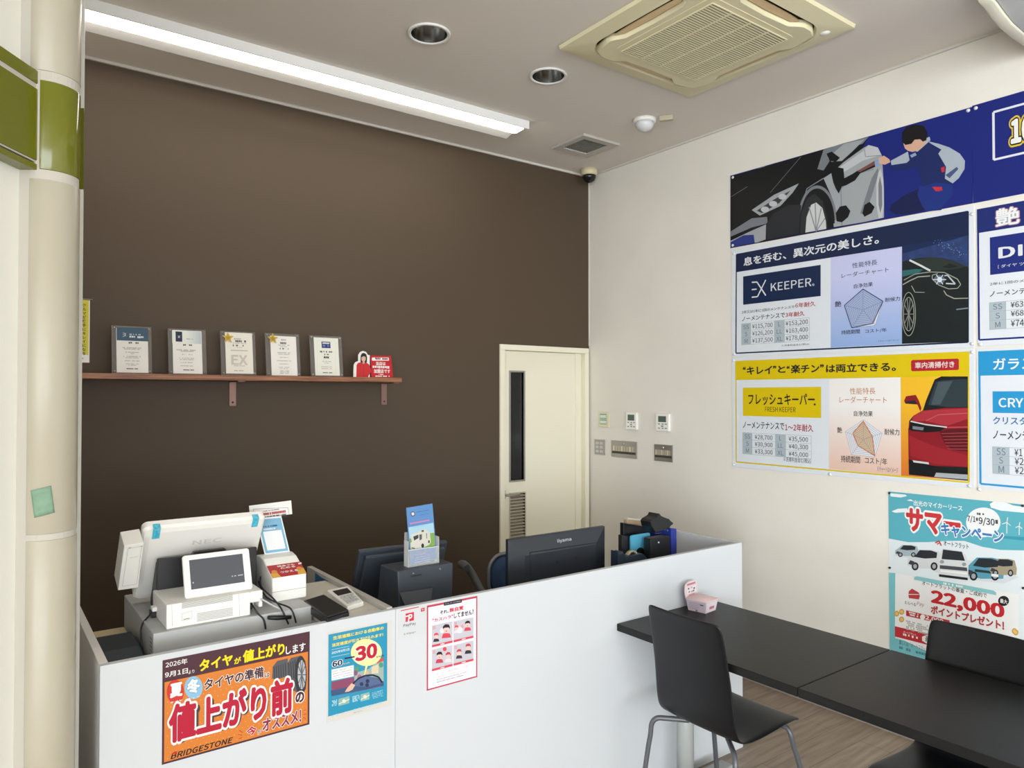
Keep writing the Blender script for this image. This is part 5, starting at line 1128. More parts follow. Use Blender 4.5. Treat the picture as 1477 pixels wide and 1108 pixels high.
# stand card with a blue border (its square code is left off)
zc = pr[1].z+0.022; yk = pr[1].y+0.075
bl, br_ = at_y(yk, 382, 799.4), at_y(yk, 418, 794.4); cw2 = br_.x-bl.x; tz = at_y(yk+0.03, 411.5, 746).z
t = thing('stand_card', 'blue bordered white card standing on the receipt printer', 'card', (bl.x+cw2/2, yk, zc))
A = Art((bl.x, yk, zc), (1, 0, 0), (-0.02, 0.03, tz-zc)); A.crop(340, 720, 120/831); hc = (tz-zc)*1.09
A.slab_uv(0, 0, cw2, hc, ink('EDF1F3'), 0.002); A.poly_uv([(0.004, 0.005), (cw2-0.004, 0.005), (cw2-0.004, hc-0.006), (0.004, hc-0.006)], ink('7FB4D4'), 1)
A.poly_uv([(0.012, 0.014), (cw2-0.012, 0.014), (cw2-0.012, hc*0.62), (0.012, hc*0.62)], ink('EDF1F3'), 2); A.dashes((318, 250), (455, 230), ink('2C5A86'), 3, 3); A.dashes((318, 280), (435, 263), ink('E8F0F4'), 3, 5); A.dashes((385, 462), (415, 452), INKD, 3, 5)
A.done('card', t)
ys = yk+0.035
a0, a1 = at_y(ys, 362.4, 749), at_y(ys, 422.3, 744.8); tz2 = at_y(ys, 419.4, 728).z
b = MB(); t = thing('paper_notice', 'small white notice strip with red and black print above the blue card', 'notice', ((a0.x+a1.x)/2, ys, a0.z))
A = Art((a0.x, ys+0.006, a0.z), (a1.x-a0.x, 0, 0.006), (-0.006, 0.0, 0.07)); A.crop(340, 720, 120/831); hh = tz2-a1.z+0.004
A.slab_uv(-0.002, -0.003, a1.x-a0.x, hh, ink('F1F1EE'), 0.0012); A.line([(178, 98), (525, 68), (535, 158), (185, 188)], 0.001, INKD, 1, True)
A.dashes((280, 112), (435, 92), INKD, 2, 3); A.dashes((210, 148), (500, 118), ink('B8403C'), 2, 5, 0.95); A.dashes((290, 168), (505, 145), INKD, 2, 7); A.done('sheet', t)
b = MB(); b.box(bl.x+cw2*0.3, bl.x+cw2*0.5, ys+0.0075, ys+0.009, zc-0.002, a0.z+hh*0.6, clear('clear_stem', 'DDE2E4', 0.3)); put('stem', b, t)
# cables
def cable(pts, r=0.0028): 
    P_ = [Vector(p) for p in pts]; out = []
    for i in range(len(P_)-1):
        p0, p1, p2, p3 = P_[max(i-1, 0)], P_[i], P_[i+1], P_[min(i+2, len(P_)-1)]
        for k in range(6):
            s_ = k/6; out.append(0.5*((2*p1)+(p2-p0)*s_+(2*p0-5*p1+4*p2-p3)*s_*s_+(3*p1-p0-3*p2+p3)*s_**3))
    return out+[P_[-1]]
zt_ = DZ0
for pts, m, lab in (([(nx+0.015, yF+0.05, 1.03), (nx+0.01, yF-0.004, 1.022), (nx+0.02, yF-0.018, 1.004), (nx+0.035, yF-0.024, 0.985), (nx+0.04, yF-0.028, 0.955)], M_BLACK, 'thin black cable hanging from the left of the register socket bay'),
                    ([(nx+0.03, yF+0.05, 1.04), (nx+0.035, yF-0.006, 1.045), (nx+0.07, yF-0.012, 1.02), (nx+0.10, yF-0.022, 1.0), (nx+0.115, yF-0.028, 0.965)], M_GPL, 'pale grey cable curving out of the register socket bay'),
                    ([(0.80, 2.56, 1.07), (0.785, 2.50, 1.05), (0.79, 2.40, 1.035), (0.80, 2.345, 1.01), (0.82, 2.335, 0.96)], M_BLACK, 'black cable running down between base and receipt printer'),
                    ([(0.80, 2.58, 1.05), (0.79, 2.48, 1.025), (0.80, 2.39, 1.02), (0.83, 2.343, 1.006), (0.845, 2.335, 0.96)], M_BLACK, 'rightmost black cable over the front of the cash drawer'),
                    ([(0.50, 2.60, 1.015), (0.475, 2.56, 1.03), (0.445, 2.52, 1.012), (0.418, 2.50, 0.985), (0.416, 2.48, 0.93), (0.418, 2.44, 0.86)], M_BLACK, 'black cable drooping over the left side of the cash drawer')):
    b = MB(); b.tube(cable(pts), 0.0028, m, 8); tag(put('cable', b), lab, 'cable', 'register cables')
b = MB(); c0 = Vector((nx+0.045, yF-0.034, 0.992)); b.tube([c0, c0+Vector((0.03, 0, -0.006)), c0+Vector((0.075, 0, -0.012))], [0.006, 0.0075, 0.006], M_BLACK, 10); tag(put('cable_clip', b), 'short thick black cable sleeve lying against the cash drawer front', 'cable sleeve')
b = MB(); b.box(xs0-0.026, xs0-0.006, 2.52, 2.56, DZ0, DZ0+0.02, M_BLACK); b.box(xs0-0.024, xs0-0.008, 2.515, 2.545, DZ0+0.02, DZ0+0.034, M_WPL); tag(put('plug_adapter', b, bevel=0.003), 'small black and white plug adapter left of the register base', 'plug')
# dark device in the well, left of the drawer, and pale parcel behind it
b = MB(); b.prism([(0.305, y, z) for y, z in ((2.36, 0.80), (2.36, 0.88), (2.40, 0.92), (2.48, 0.935), (2.64, 0.935), (2.69, 0.91), (2.69, 0.80))], (0.11, 0, 0), M_DARK); t = tag(put('card_printer', b, bevel=0.008, seg=3), 'dark grey rounded device in the well left of the cash drawer', 'printer')
b = MB(); b.box(0.32, 0.415, 2.72, 2.80, 0.80, 0.91, mat('kraft_beige', 'C9B892', 0.7)); tag(put('paper_stack', b, bevel=0.004), 'beige paper bundle behind the dark device', 'paper')
# coin tray
WT = 0.972
q = [(p.x, p.y, WT) for p in (at_z(1.002, 437, 866), at_z(1.002, 467, 857), at_z(1.002, 504, 880), at_z(1.002, 472, 890))]; b = MB()
t = thing('coin_tray', 'black box with a flat lid lying on the counter top', 'box', (0.977, 2.37, WT))
b.prism(q, (0, 0, 0.024), M_BLACK); put('body', b, t, bevel=0.003)
c = sum((Vector(p) for p in q), Vector())/4; q2 = [(c+(Vector(p)-c)*0.97)+Vector((0, 0, 0.0241)) for p in q]
b = MB(); b.prism(q2, (0, 0, 0.006), M_BLACK); put('lid', b, t, bevel=0.002)
# card terminal / calculator
t = thing('calculator', 'white desk calculator with a dark display on the counter top', 'calculator', (1.06, 2.42, WT))
q = [at_z(WT+0.022, *p) for p in ((471.8, 854.5), (502.3, 848), (524.6, 865.4), (501, 872.5))]
c = sum(q, Vector())/4
u_ = (q[1]-q[0]); v_ = (q[2]-q[1])
b = MB(); base_ = [Vector((p.x, p.y, WT)) for p in q]; top_ = [Vector((p.x, p.y, WT+hh2)) for p, hh2 in zip(q, (0.030, 0.030, 0.016, 0.016))]; b.hexa(base_, top_, M_WPL); put('case', b, t, bevel=0.003)
b = MB()
def on_top(s_, r_): a = top_[0]+(top_[1]-top_[0])*s_; d_ = top_[3]+(top_[2]-top_[3])*s_; return a+(d_-a)*r_+Vector((0, 0, 0.0008))
b.face([on_top(0.14, 0.12), on_top(0.86, 0.12), on_top(0.86, 0.42), on_top(0.14, 0.42)], mat('lcd_dark', '2A2C2E', 0.25)); put('display', b, t)
b = MB()
for i in range(4):
    for j in range(3):
        f = [on_top(0.16+0.18*i, 0.50+0.15*j), on_top(0.30+0.18*i, 0.50+0.15*j), on_top(0.30+0.18*i, 0.61+0.15*j), on_top(0.16+0.18*i, 0.61+0.15*j)]; b.prism(f, (0, 0, 0.003), M_GPL)
put('keys', b, t)

# ================================================================== BEHIND THE DESK
# small touch monitor, tilted
t = thing('touch_monitor', 'dark grey tilted monitor behind the brochure, seen from its back', 'monitor', (1.42, 2.78, DT))
q = [at_y(2.86, 516, 850), at_y(2.86, 640, 838), at_y(2.74, 644.4, 785), at_y(2.74, 519.5, 797)]
q = [Vector((1.262, 2.87, 0.80)), Vector((1.690, 2.87, 0.80)), Vector((1.665, 2.74, 1.058)), Vector((1.252, 2.74, 1.068))]
nrm = Vector((0, 0.9, 0.44)).normalized()
b = MB(); ins = [p+(sum(q, Vector())/4-p)*0.10 for p in q]
b.hexa(q, [p+nrm*0.022 for p in q], M_DARK); b.hexa([p-nrm*0.022 for p in ins], [p-nrm*0.0001 for p in ins], M_DARK); put('case', b, t, bevel=0.006)
b = MB(); b.box(1.36, 1.58, 2.76, 2.92, DT, DT+0.02, M_DARK); b.hexa([(1.42, 2.86, DT+0.02), (1.52, 2.86, DT+0.02), (1.52, 2.90, DT+0.02), (1.42, 2.90, DT+0.02)], [(1.42, 2.83, 0.93), (1.52, 2.83, 0.93), (1.52, 2.86, 0.93), (1.42, 2.86, 0.93)], M_DARK); put('stand', b, t, bevel=0.004)
# dark box terminal carrying the brochure holder
tx0, tx1, ty0, ty1, tz1 = at_y(2.52, 572, 824).x, at_y(2.52, 652.5, 812).x, 2.50, 2.66, at_y(2.52, 610, 818).z
t = thing('payment_terminal', 'charcoal box terminal with a sloped foot carrying the brochure holder', 'terminal', ((tx0+tx1)/2, 2.57, DT))
b = MB(); b.hexa([(tx0+0.006, ty0, DT), (tx1-0.012, ty0, DT), (tx1-0.012, ty1+0.03, DT), (tx0-0.012, ty1+0.03, DT)], [(tx0, ty0+0.012, tz1), (tx1, ty0+0.012, tz1), (tx1, ty1, tz1), (tx0, ty1, tz1)], M_DARK); put('case', b, t, bevel=0.006)
A = Art((tx0, ty0-0.0006, DT), (1, 0, 0), (0, 0.012, tz1-DT)); A.crop(560, 720, 120/831)
b = MB(); q = [A.P(*A.uv(*p), 0) for p in ((130, 1045), (395, 1000), (440, 880), (105, 930))]; b.hexa([p+Vector((0, -0.03 if i < 2 else -0.006, 0)) for i, p in enumerate(q)], [p+Vector((0, 0.002, 0)) for p in q], mat('charcoal_light', '3D4148', 0.5)); put('sloped_foot', b, t, bevel=0.003)
A.mb = MB(); A.rect((225, 780), (332, 748), M_BLACK, 2); A.done('card_slot', t); A.ell((250, 742), 8, 8, M_GTUBE, 2); A.done('screw', t); A.ell((517, 697), 9, 9, M_GTUBE, 2); A.done('screw', t)
# brochure holder with brochure
hy = 2.545; h0, h1 = at_y(hy, 589, 820).x, at_y(hy, 633, 815).x
t = thing('brochure_holder', 'clear acrylic brochure holder standing on the charcoal terminal', 'brochure holder', ((h0+h1)/2, hy+0.015, tz1))
M_CLR = clear('clear_acrylic', 'E6EAEA', 0.22, 0.05)
b = MB(); hz = tz1+0.102
b.box(h0, h1, hy, hy+0.002, tz1, hz-0.035, M_CLR); b.box(h0-0.001, h0+0.001, hy, hy+0.034, tz1, hz, clear('acrylic_edge', 'F0F2F2', 0.5, 0.05)); b.box(h1-0.001, h1+0.001, hy, hy+0.034, tz1, hz+0.003, MATS['acrylic_edge']); b.box(h0, h1, hy, hy+0.034, tz1, tz1+0.002, MATS['acrylic_edge']); b.box(h0, h1, hy+0.032, hy+0.034, tz1, hz+0.03, M_CLR); b.box(h0, h1, hy-0.0006, hy+0.002, hz-0.037, hz-0.034, MATS['acrylic_edge'])
put('pocket', b, t)
pb = at_y(hy+0.012, 592.6, 820); V_ = at_y(hy+0.026, 585.5, 733)-Vector((pb.x, hy+0.012, tz1+0.003)); U_ = at_y(hy+0.012, 629, 816)-pb; U_.z = 0
V_.x += 0.002
t = thing('leaflet', 'blue camper van leaflet standing in the clear holder', 'leaflet', (pb.x+0.05, hy+0.012, tz1+0.003))
A = Art((pb.x, hy+0.012, tz1+0.0035), U_ + Vector((0, 0, -U_.length*V_.x/V_.z)), V_); A.crop(560, 720, 120/831); wB, hB = U_.length+0.004, V_.length
A.slab_uv(0, 0.003, wB, hB, ink('5E8FC8'), 0.004)
A.poly_uv([(0.003, hB*0.25), (wB-0.003, hB*0.25), (wB-0.003, hB*0.66), (0.003, hB*0.66)], ink('A9D0E4'), 1); A.poly_uv([(0.003, hB*0.25), (wB-0.003, hB*0.25), (wB-0.003, hB*0.48), (wB*0.6, hB*0.50), (0.003, hB*0.46)], ink('7FA84C'), 2); A.poly_uv([(0.003, 0.006), (wB-0.003, 0.006), (wB-0.003, hB*0.25), (0.003, hB*0.25)], ink('4A78BC'), 2)
VAN = ink('D4D2C8')
A.poly([(222, 360), (240, 345), (300, 330), (335, 302), (365, 300), (415, 335), (425, 430), (410, 455), (340, 490), (270, 505), (225, 500), (222, 440), (235, 425)], VAN, 3); A.poly([(248, 375), (300, 355), (300, 390), (258, 415)], ink('3A3E40'), 4); A.poly([(308, 355), (335, 350), (335, 400), (312, 415)], ink('5A5E5E'), 4); A.ell((342, 465), 14, 22, ink('2A2C2C'), 5); A.ell((405, 425), 8, 16, ink('2A2C2C'), 5); A.poly([(330, 312), (355, 308), (355, 325), (332, 330)], ink('4A4E4E'), 4); A.line([(380, 340), (385, 395)], 0.003, ink('5A5E5E'), 4); A.poly([(232, 480), (265, 488), (265, 500), (232, 494)], ink('6A6C6A'), 4)
A.ell((245, 148), 22, 24, ink('4A4A50'), 3); A.ell((245, 148), 15, 16, ink('DADCE0'), 4); A.dashes((275, 130), (405, 112), ink('2E5FA8'), 3, 2); A.dashes((285, 165), (400, 148), ink('2E5FA8'), 3, 4, 0.6)
for k, (p0, p1) in enumerate((((200, 222), (418, 182)), ((215, 240), (412, 216)), ((275, 562), (375, 535)))): A.dashes(p0, p1, ink('E88AB8'), 3, k, 1.0)
A.dashes((230, 290), (385, 258), ink('6A98B0'), 3, 8, 0.6)
for k in range(4): A.dashes((270-k*5, 590+k*22), (420, 560+k*22), ink('B9CFEA'), 3, k)
A.done('leaflet', t)
# large monitor, back to the customer
my = 2.50; m0, m1, mz = at_y(my, 735.4, 778).x, at_y(my, 875, 760).x, at_y(my, 800, 770).z
t = thing('desktop_monitor', 'large black desktop monitor seen from behind at the desk', 'monitor', ((m0+m1)/2, my+0.1, DT))
M_MON = mat('monitor_black', '252A31', 0.38)
b = MB(); zb_ = 0.765
def mr(r, y): return [(m0+r, y, zb_+r), (m1-r, y, zb_+r), (m1-r, y, mz-r), (m0+r, y, mz-r)]
b.grid([mr(0, my+0.03), mr(0, my+0.012), mr(0.075, my-0.006)], M_MON, smooth=False, close=True); b.face(mr(0.075, my-0.006), M_MON); b.face(mr(0, my+0.03)[::-1], M_BLACK); put('back_shell', b, t, bevel=0.004)
A = Art((m0, my-0.0065, DT), (1, 0, 0), (0, 0, 1)); A.crop(690, 720, 390/1477)
A.line([(283, 420), (283, 292), (650, 238)], 0.0035, M_BLACK, 1); A.ell((430, 345), 8, 9, M_BLACK, 1); A.ell((533, 323), 8, 9, M_BLACK, 1); A.done('vesa_plate', t)
A = Art((m0, my-0.007, mz-0.075), (1, 0, 0), (0, 0.018, 0.075)); A.crop(690, 720, 390/1477); A.STEP = 0.0008; A.text('iiyama', (432, 243), (505, 208), ink('C9CBCE'), 0.02, L=2); A.done('maker_mark', t)
b = MB(); mc = (m0+m1)/2; b.box(mc-0.12, mc+0.12, my-0.02, my+0.17, DT, DT+0.012, M_BLACK); b.box(mc-0.04, mc+0.04, my+0.031, my+0.06, DT+0.012, 0.95, M_BLACK); put('stand', b, t, bevel=0.003)
# file stand and things at the right end of the desk
yd = 2.50
def slabq(name, label, cat, y, p_tl, p_tr, m, th, z0=DT, drop=None):
    a, c = at_y(y, *p_tl), at_y(y, *p_tr); b = MB()
    b.hexa([(a.x, y, z0), (c.x, y, z0), c, a], [(a.x, y+th, z0), (c.x, y+th, z0), (c.x, y+th, c.z), (a.x, y+th, a.z)], m)
    return tag(put(name, b, bevel=0.002), label, cat)
slabq('paper_binder', 'tan and white paper binder, rearmost of the files at the desk end', 'binder', 2.56, (904, 750), (941, 753.5), mat('binder_tan', 'B49A7C', 0.6), 0.022)
slabq('white_file', 'white sheet file behind the tan binder at the desk end', 'file', 2.59, (905.5, 747), (941, 751), mat('file_white', 'DFDDD6', 0.6), 0.01)
slabq('black_folder', 'tall black folder standing in front of the tan binder', 'folder', 2.525, (899.5, 754.5), (938, 761), M_BLACK, 0.025)
slabq('pen_box', 'small black upright box with a grey rim left of the blue board', 'box', 2.49, (897, 772), (910, 774.5), mat('black_box', '202226', 0.4), 0.025)
t = thing('blue_board', 'light blue rounded board with a round black hole among the files', 'board', (at_y(2.47, 924, 800).x, 2.47, DT))
A = Art((2.4, 2.47, DT), (1, 0, 0), (0, 0, 1)); A.crop(880, 730, 120/1330)
(ua, _v), (ub, _w) = A.uv(333, 800), A.uv(640, 540); vt_ = A.uv(330, 475)[1]
pts = [A.P(u, v, 0) for u, v in rrect(ua, ub, 0, vt_, 0.012, 5)]; A.mb.prism(pts, (0, 0.008, 0), mat('board_blue', '4E9EBC', 0.5)); A.done('board', t)
A.ell((485, 765), 76, 100, M_BLACK, 2); A.done('hole', t)
# tape dispenser
a = at_y(2.42, 888.6, 795); c = at_y(2.42, 925, 803)
t = thing('tape_dispenser', 'dark blue tape dispenser with a cream tape roll at the desk end', 'tape dispenser', ((a.x+c.x)/2, 2.43, DT))
b = MB(); b.prism([(a.x, 2.41, DT), (c.x+0.03, 2.41, DT), (c.x+0.03, 2.41, 0.93), (c.x, 2.41, 0.955), (a.x+0.05, 2.41, 0.955), (a.x+0.035, 2.41, a.z-0.004), (a.x+0.018, 2.41, a.z-0.012), (a.x+0.004, 2.41, a.z)], (0, 0.05, 0), mat('dispenser_blue', '2A3646', 0.4)); put('body', b, t, bevel=0.003)
rc = at_y(2.43, 911.8, 804.5); b = MB()
b.lathe((rc.x, 2.425, rc.z), [(0.034, 0), (0.034, 0.02), (0.027, 0.02), (0.027, 0), (0.034, 0)], mat('tape_cream', 'C9C0A0', 0.4), 28, axis='y', cap=False); put('tape_roll', b, t)
# dark handset-like device with a domed top
cx_ = at_y(2.40, 953, 790).x; zb2 = at_y(2.40, 953, 775).z
t = thing('camera_case', 'black upright device with a wide cap and pointed knob at the desk end', 'device', (cx_, 2.41, DT))
dl, dr_ = at_y(2.40, 938.5, 790).x, at_y(2.40, 966.8, 790).x
b = MB(); b.box(dl, dr_, 2.40, 2.445, DT, zb2, M_BLACK); put('body', b, t, bevel=0.004)
A = Art((dl, 2.3995, DT), (1, 0, 0), (0, 0, 1)); A.crop(880, 730, 120/1330)
for q, r_ in (((825, 350), 26), ((875, 375), 16), ((920, 390), 14)): A.ell(q, r_, r_, mat('dial_grey', '4A4E54', 0.3), 2)
A.ell((775, 582), 14, 14, ink('C9CCD0'), 2); A.line([(715, 440), (820, 430)], 0.002, MATS['dial_grey'], 2); A.done('dials', t)
b = MB(); capz = at_y(2.40, 940, 758).z
pts = [A.P(*A.uv(*p), 0) for p in ((640, 330), (622, 255), (650, 215), (720, 175), (740, 160), (762, 112), (790, 150), (830, 172), (920, 205), (950, 240), (985, 262), (980, 290), (945, 310), (920, 350), (700, 430))]
b.prism([p+Vector((0, -0.012, 0)) for p in pts], (0, 0.07, 0), mat('cap_black', '121316', 0.45)); put('cap', b, t, bevel=0.004)
slabq('blue_file', 'deep blue file standing at the right end of the desk', 'file', 2.415, (968, 762), (976, 763), mat('file_blue', '1E2F86', 0.45), 0.16)

# office chair with blue back behind the desk
t = thing('office_chair', 'office chair with a blue back and grey rim behind the large monitor', 'office chair', (2.58, 3.32, 0))
M_BLUEF = mat('blue_fabric', '2A4466', 0.8)
yk = 3.50
def cb(r, y, z0_, z1_, x0_, x1_, rad): return [(p[0], y, p[1]) for p in rrect(x0_+r, x1_-r, z0_+r, z1_-r, rad, 8)]
xb0 = at_y(yk, 705.5, 818).x; xb1 = xb0+0.42; zt2 = at_y(yk, 725, 800).z; zb3 = zt2-0.24
b = MB(); b.grid([cb(0.012, yk+0.03, zb3, zt2, xb0, xb1, 0.09), cb(0.006, yk, zb3, zt2, xb0, xb1, 0.09), cb(0.018, yk-0.02, zb3, zt2, xb0, xb1, 0.08), cb(0.06, yk-0.03, zb3, zt2, xb0, xb1, 0.06)], M_BLUEF, close=True); b.face(cb(0.06, yk-0.03, zb3, zt2, xb0, xb1, 0.06), M_BLUEF); b.face(cb(0.012, yk+0.03, zb3, zt2, xb0, xb1, 0.09)[::-1], M_BLUEF); put('backrest', b, t)
b = MB(); rim = cb(-0.004, yk, zb3, zt2, xb0, xb1, 0.094); b.tube(rim+rim[:1], 0.011, M_GTUBE, 8); put('back_rim', b, t)
xm = (xb0+xb1)/2
b = MB(); b.grid([[(p[0], p[1], z) for p in rrect(xm-s_, xm+s_, 3.10+0.22-s_, 3.10+0.24+s_-0.02, 0.07, 6)] for s_, z in ((0.20, 0.42), (0.23, 0.44), (0.23, 0.465), (0.20, 0.485))], M_BLUEF, close=True); b.face([(p[0], p[1], 0.485) for p in rrect(xm-0.2, xm+0.2, 3.12, 3.52, 0.07, 6)], M_BLUEF); b.face([(p[0], p[1], 0.42) for p in rrect(xm-0.2, xm+0.2, 3.12, 3.52, 0.07, 6)][::-1], M_BLUEF); put('seat', b, t)
b = MB(); xa = at_y(3.5, 668, 818).x; za = at_y(3.5, 668, 815).z
b.tube(cable([(xa, 3.46, za-0.012), (xa, 3.52, za), (xa+0.03, 3.53, za-0.01), (xa+0.07, 3.52, za-0.06), (xa+0.10, 3.46, za-0.16), (xa+0.13, 3.36, 0.45)]), 0.022, mat('arm_grey', '55585A', 0.5), 12); put('armrest', b, t)
b = MB(); b.tube([(xm, 3.32, 0.42), (xm, 3.32, 0.10)], 0.028, M_GTUBE, 14); b.tube([(xm, 3.44, 0.43), (xm, 3.56, 0.45), (xm, 3.56, 0.62)], 0.014, M_BLACK, 10)
put('column', b, t)
for k in range(5):
    a = 2*math.pi*k/5+0.3; b = MB(); e = Vector((xm+0.27*math.cos(a), 3.32+0.27*math.sin(a), 0.07)); b.tube([(xm, 3.32, 0.11), tuple(e)], [0.024, 0.016], M_BLACK, 10); lg = put('leg', b, t)
    b = MB(); b.lathe((e.x, e.y-0.012, 0.028), [(0.027, 0), (0.027, 0.024)], M_BLACK, 14, axis='y'); put('caster', b, lg)

# ================================================================== TABLES, CHAIRS, PINK BOX
TX0, TX1, TZ = 2.155, 2.76, 0.75
def table_unit(label, y0, y1, legs):
    t = thing('cafe_table', label, 'table', ((TX0+TX1)/2, (y0+y1)/2, 0), 'black tables along the right wall')
    box1('tabletop', TX0, TX1, y0, y1, TZ-0.03, TZ, M_TABLE, t, bevel=0.0025)
    M_PT = mat('table_leg_grey', 'A3A7A5', 0.4)
    for yy in legs:
        b = MB(); b.lathe(((TX0+TX1)/2-0.005, yy, 0), [(0.036, 0.04), (0.036, 0.40), (0.030, 0.405), (0.030, TZ-0.03)], M_PT, 24); b.box(TX0+0.08, TX1-0.08, yy-0.03, yy+0.03, TZ-0.05, TZ-0.0301, M_PT); lg = put('leg', b, t)
        b = MB(); b.box(TX0+0.04, TX1-0.02, yy-0.035, yy+0.035, 0.012, 0.05, mat('foot_grey', '9A9D9A', 0.45)); ft = put('foot', b, lg, bevel=0.008, seg=3)
        for x in (TX0+0.08, TX1-0.06): b = MB(); b.lathe((x, yy, 0), [(0.022, 0), (0.022, 0.012)], M_BLACK, 14); put('glide', b, ft)
table_unit('black rectangular table butted against the counter front', 1.372, YC-0.002, (2.09,))
table_unit('black rectangular table in front of the campaign poster', 0.55, 1.369, (0.68,))
def make_chair(label, loc, rz, sc_=1.0):
    t = thing('cafe_chair', label, 'chair', (0, 0, 0), 'black plywood chairs at the tables')
    S_ = sc_; prof = [(0.205, 0.436), (0.195, 0.450), (0.175, 0.459), (0.12, 0.461), (0.05, 0.456), (-0.03, 0.450), (-0.10, 0.448), (-0.145, 0.452), (-0.172, 0.466), (-0.188, 0.492), (-0.197, 0.53), (-0.205, 0.58), (-0.215, 0.65), (-0.228, 0.72), (-0.243, 0.79), (-0.256, 0.85), (-0.2625, 0.872), (-0.266, 0.882)]
    hw = [0.165, 0.18, 0.186, 0.188, 0.188, 0.187, 0.186, 0.185, 0.184, 0.183, 0.182, 0.18, 0.178, 0.176, 0.174, 0.172, 0.168, 0.158]
    b = MB(); rows = []
    for i, ((x, z), w) in enumerate(zip(prof, hw)):
        up = min(1, max(0, (z-0.47)/0.2)); row = []
        for k in range(11):
            s_ = -1+2*k/10; row.append((x + 0.014*up*(s_*s_-0.5), s_*w, z - (0.006*(1-up))*(1-s_*s_)))
        rows.append(row)
    b.grid([[(x*S_, y*S_, z*S_) for x, y, z in r] for r in rows], M_CHAIR); put('seat_shell', b, t, solid=0.011, bevel=0.0, sub=2)
    zu = 0.432*S_
    b = MB(); b.tube([(-0.13, -0.10, zu), (0.13, 0.10, zu)], 0.0085, M_GTUBE); b.tube([(-0.13, 0.10, zu), (0.13, -0.10, zu)], 0.0085, M_GTUBE); b.box(-0.06, 0.06, -0.05, 0.05, zu-0.012, zu+0.008, M_GTUBE); put('underframe', b, t)
    for sx in (-1, 1):
        for sy in (-1, 1):
            b = MB(); e = (-0.215, 0.195) if sx < 0 else (0.135, 0.185); f_ = (-0.262, 0.232) if sx < 0 else (0.24, 0.235)
            e, f_ = Vector((e[0], e[1]*sy, 0)), Vector((f_[0], f_[1]*sy, 0)); g = Vector((sx*0.12, sy*0.09, 0))
            p = [(g.x, g.y, zu), (g.lerp(e, 0.6).x, g.lerp(e, 0.6).y, zu), (g.lerp(e, 0.86).x, g.lerp(e, 0.86).y, zu-0.003), (e.x, e.y, zu-0.025), (e.lerp(f_, 0.10).x, e.lerp(f_, 0.10).y, zu-0.07), (e.lerp(f_, 0.3).x, e.lerp(f_, 0.3).y, zu*0.68), (f_.x, f_.y, 0.008)]
            b.tube(cable(p), 0.0100, M_CLEG, 10); lg = put('leg', b, t)
            b = MB(); b.lathe((f_.x, f_.y, 0), [(0.013, 0), (0.013, 0.02)], M_BLACK, 12); put('foot_cap', b, lg)
    t.location = loc; t.rotation_euler = (0, 0, rz); return t
make_chair('black plywood chair on grey legs at the table end near the counter', (2.36, 1.80, 0), 0.0, 1.015)
make_chair('black plywood chair between the far table edge and the poster wall', (2.565, 1.088, 0), math.pi)
# pink carton
t = thing('pink_carton', 'small pink and white open carton with raised lid on the table', 'carton', (2.57, 2.11, TZ))
PK = ink('EBD6DE'); PKW = ink('EFE6EA'); PKG = ink('CFC0CC')
f0, fl, fr_ = Vector((2.560, 2.066, TZ)), Vector((2.545, 2.150, TZ)), Vector((2.640, 2.075, TZ)); bk = fl+fr_-f0
tops = [p+(p-(fl+fr_)/2)*0.18+Vector((0, 0, 0.052)) for p in (fl, f0, fr_, bk)]
b = MB(); b.hexa([fl, f0, fr_, bk], tops, PK); 
car = put('tray', b, t, bevel=0.0015)
A = Art(f0, f0-fl, tops[1]-f0); 
c = sum(tops, Vector())/4; b = MB(); rows = []
for s_, dz in ((1.0, 0.0005), (0.93, 0.004), (0.6, 0.010), (0.0, 0.013)): rows.append([c+(p-c)*s_+Vector((0, 0, dz)) for p in tops])
b.grid(rows, mat('pink_foil', 'D9BDBB', 0.5), close=True); put('inner_cover', b, t)
def side_art(p0, p1, t0, t1):
    U = (p1-p0); V = ((t0+t1)/2-(p0+p1)/2); V -= U.normalized()*V.dot(U.normalized()); A = Art(p0, U, V); A.w = U.length; A.h = V.length; return A
A = side_art(fl, f0, tops[0], tops[1]); A.STEP = 0.0006
A.poly_uv([(0.0, 0.004), (A.w, 0.004), (A.w*1.06, A.h*0.92), (-A.w*0.06, A.h*0.92)], PKG, 1)
for k in range(4): A.poly_uv([(A.w*0.1, A.h*(0.25+k*0.15)), (A.w*(0.6+0.06*k), A.h*(0.25+k*0.15)), (A.w*(0.6+0.06*k), A.h*(0.29+k*0.15)), (A.w*0.1, A.h*(0.29+k*0.15))], ink('A79DB0'), 2)
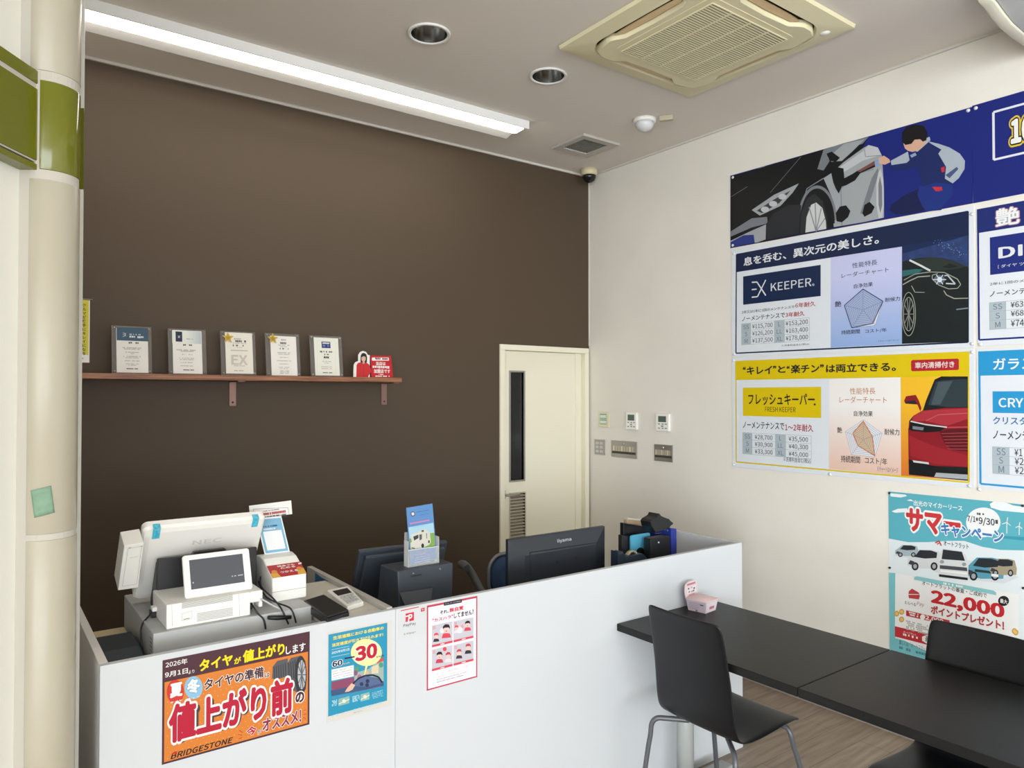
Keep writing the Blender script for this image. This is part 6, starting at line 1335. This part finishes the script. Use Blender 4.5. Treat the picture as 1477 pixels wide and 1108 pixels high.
A.poly_uv([(A.w*0.72, A.h*0.62), (A.w*0.92, A.h*0.62), (A.w*0.92, A.h*0.72), (A.w*0.72, A.h*0.72)], ink('5B5570'), 2); A.poly_uv([(A.w*0.45, A.h*0.05), (A.w*0.55, A.h*0.05), (A.w*0.55, A.h*0.18), (A.w*0.45, A.h*0.18)], ink('77707F'), 2); A.done('printed_side', t)
A = side_art(f0, fr_, tops[1], tops[2]); A.STEP = 0.0006
A.poly_uv([(A.w*0.1, A.h*0.1), (A.w*0.9, A.h*0.1), (A.w, A.h*0.85), (0, A.h*0.85)], PKW, 1); A.poly_uv([(A.w*0.28, A.h*0.28), (A.w*0.75, A.h*0.28), (A.w*0.75, A.h*0.52), (A.w*0.28, A.h*0.52)], ink('C97E94'), 2); A.done('printed_end', t)
e0, e1 = tops[0], tops[0]+(tops[1]-tops[0])*0.0+(tops[3]-tops[0])*0.97
U = e1-e0; lid = Art(e0+Vector((0, 0, 0.001)), Vector((U.x, U.y, 0)), (-0.02, 0.03, 1)); wl = U.length; hl = 0.066
pts = [(0, 0), (wl, 0), (wl*1.04, hl*0.5), (wl*0.98, hl*0.85), (wl*0.75, hl), (wl*0.25, hl), (0.02*wl, hl*0.85), (-0.04*wl, hl*0.5)]
lid.mb.prism([lid.P(u, v, 0) for u, v in pts], -lid.N*0.003, PK); lid.STEP = 0.0006
lid.poly_uv([(wl*0.12, hl*0.22), (wl*0.88, hl*0.22), (wl*0.9, hl*0.66), (wl*0.1, hl*0.66)], PKW, 2); lid.poly_uv([(wl*0.15, hl*0.76), (wl*0.85, hl*0.76), (wl*0.85, hl*0.88), (wl*0.15, hl*0.88)], ink('C9788C'), 2); lid.poly_uv([(wl*0.25, hl*0.09), (wl*0.75, hl*0.09), (wl*0.75, hl*0.15), (wl*0.25, hl*0.15)], ink('D793A6'), 2)
for u, v, c in ((0.25, 0.55, '6A6470'), (0.5, 0.57, 'B9B2BC'), (0.72, 0.48, '4A464E'), (0.3, 0.33, '8A848E'), (0.52, 0.30, 'A7A0AA'), (0.66, 0.33, '6A6470')): lid.poly_uv([(wl*u+wl*0.08*math.cos(k*0.785), hl*v+hl*0.06*math.sin(k*0.785)) for k in range(8)], ink(c), 3)
lid.done('lid', t)
bpy.context.view_layer.update()
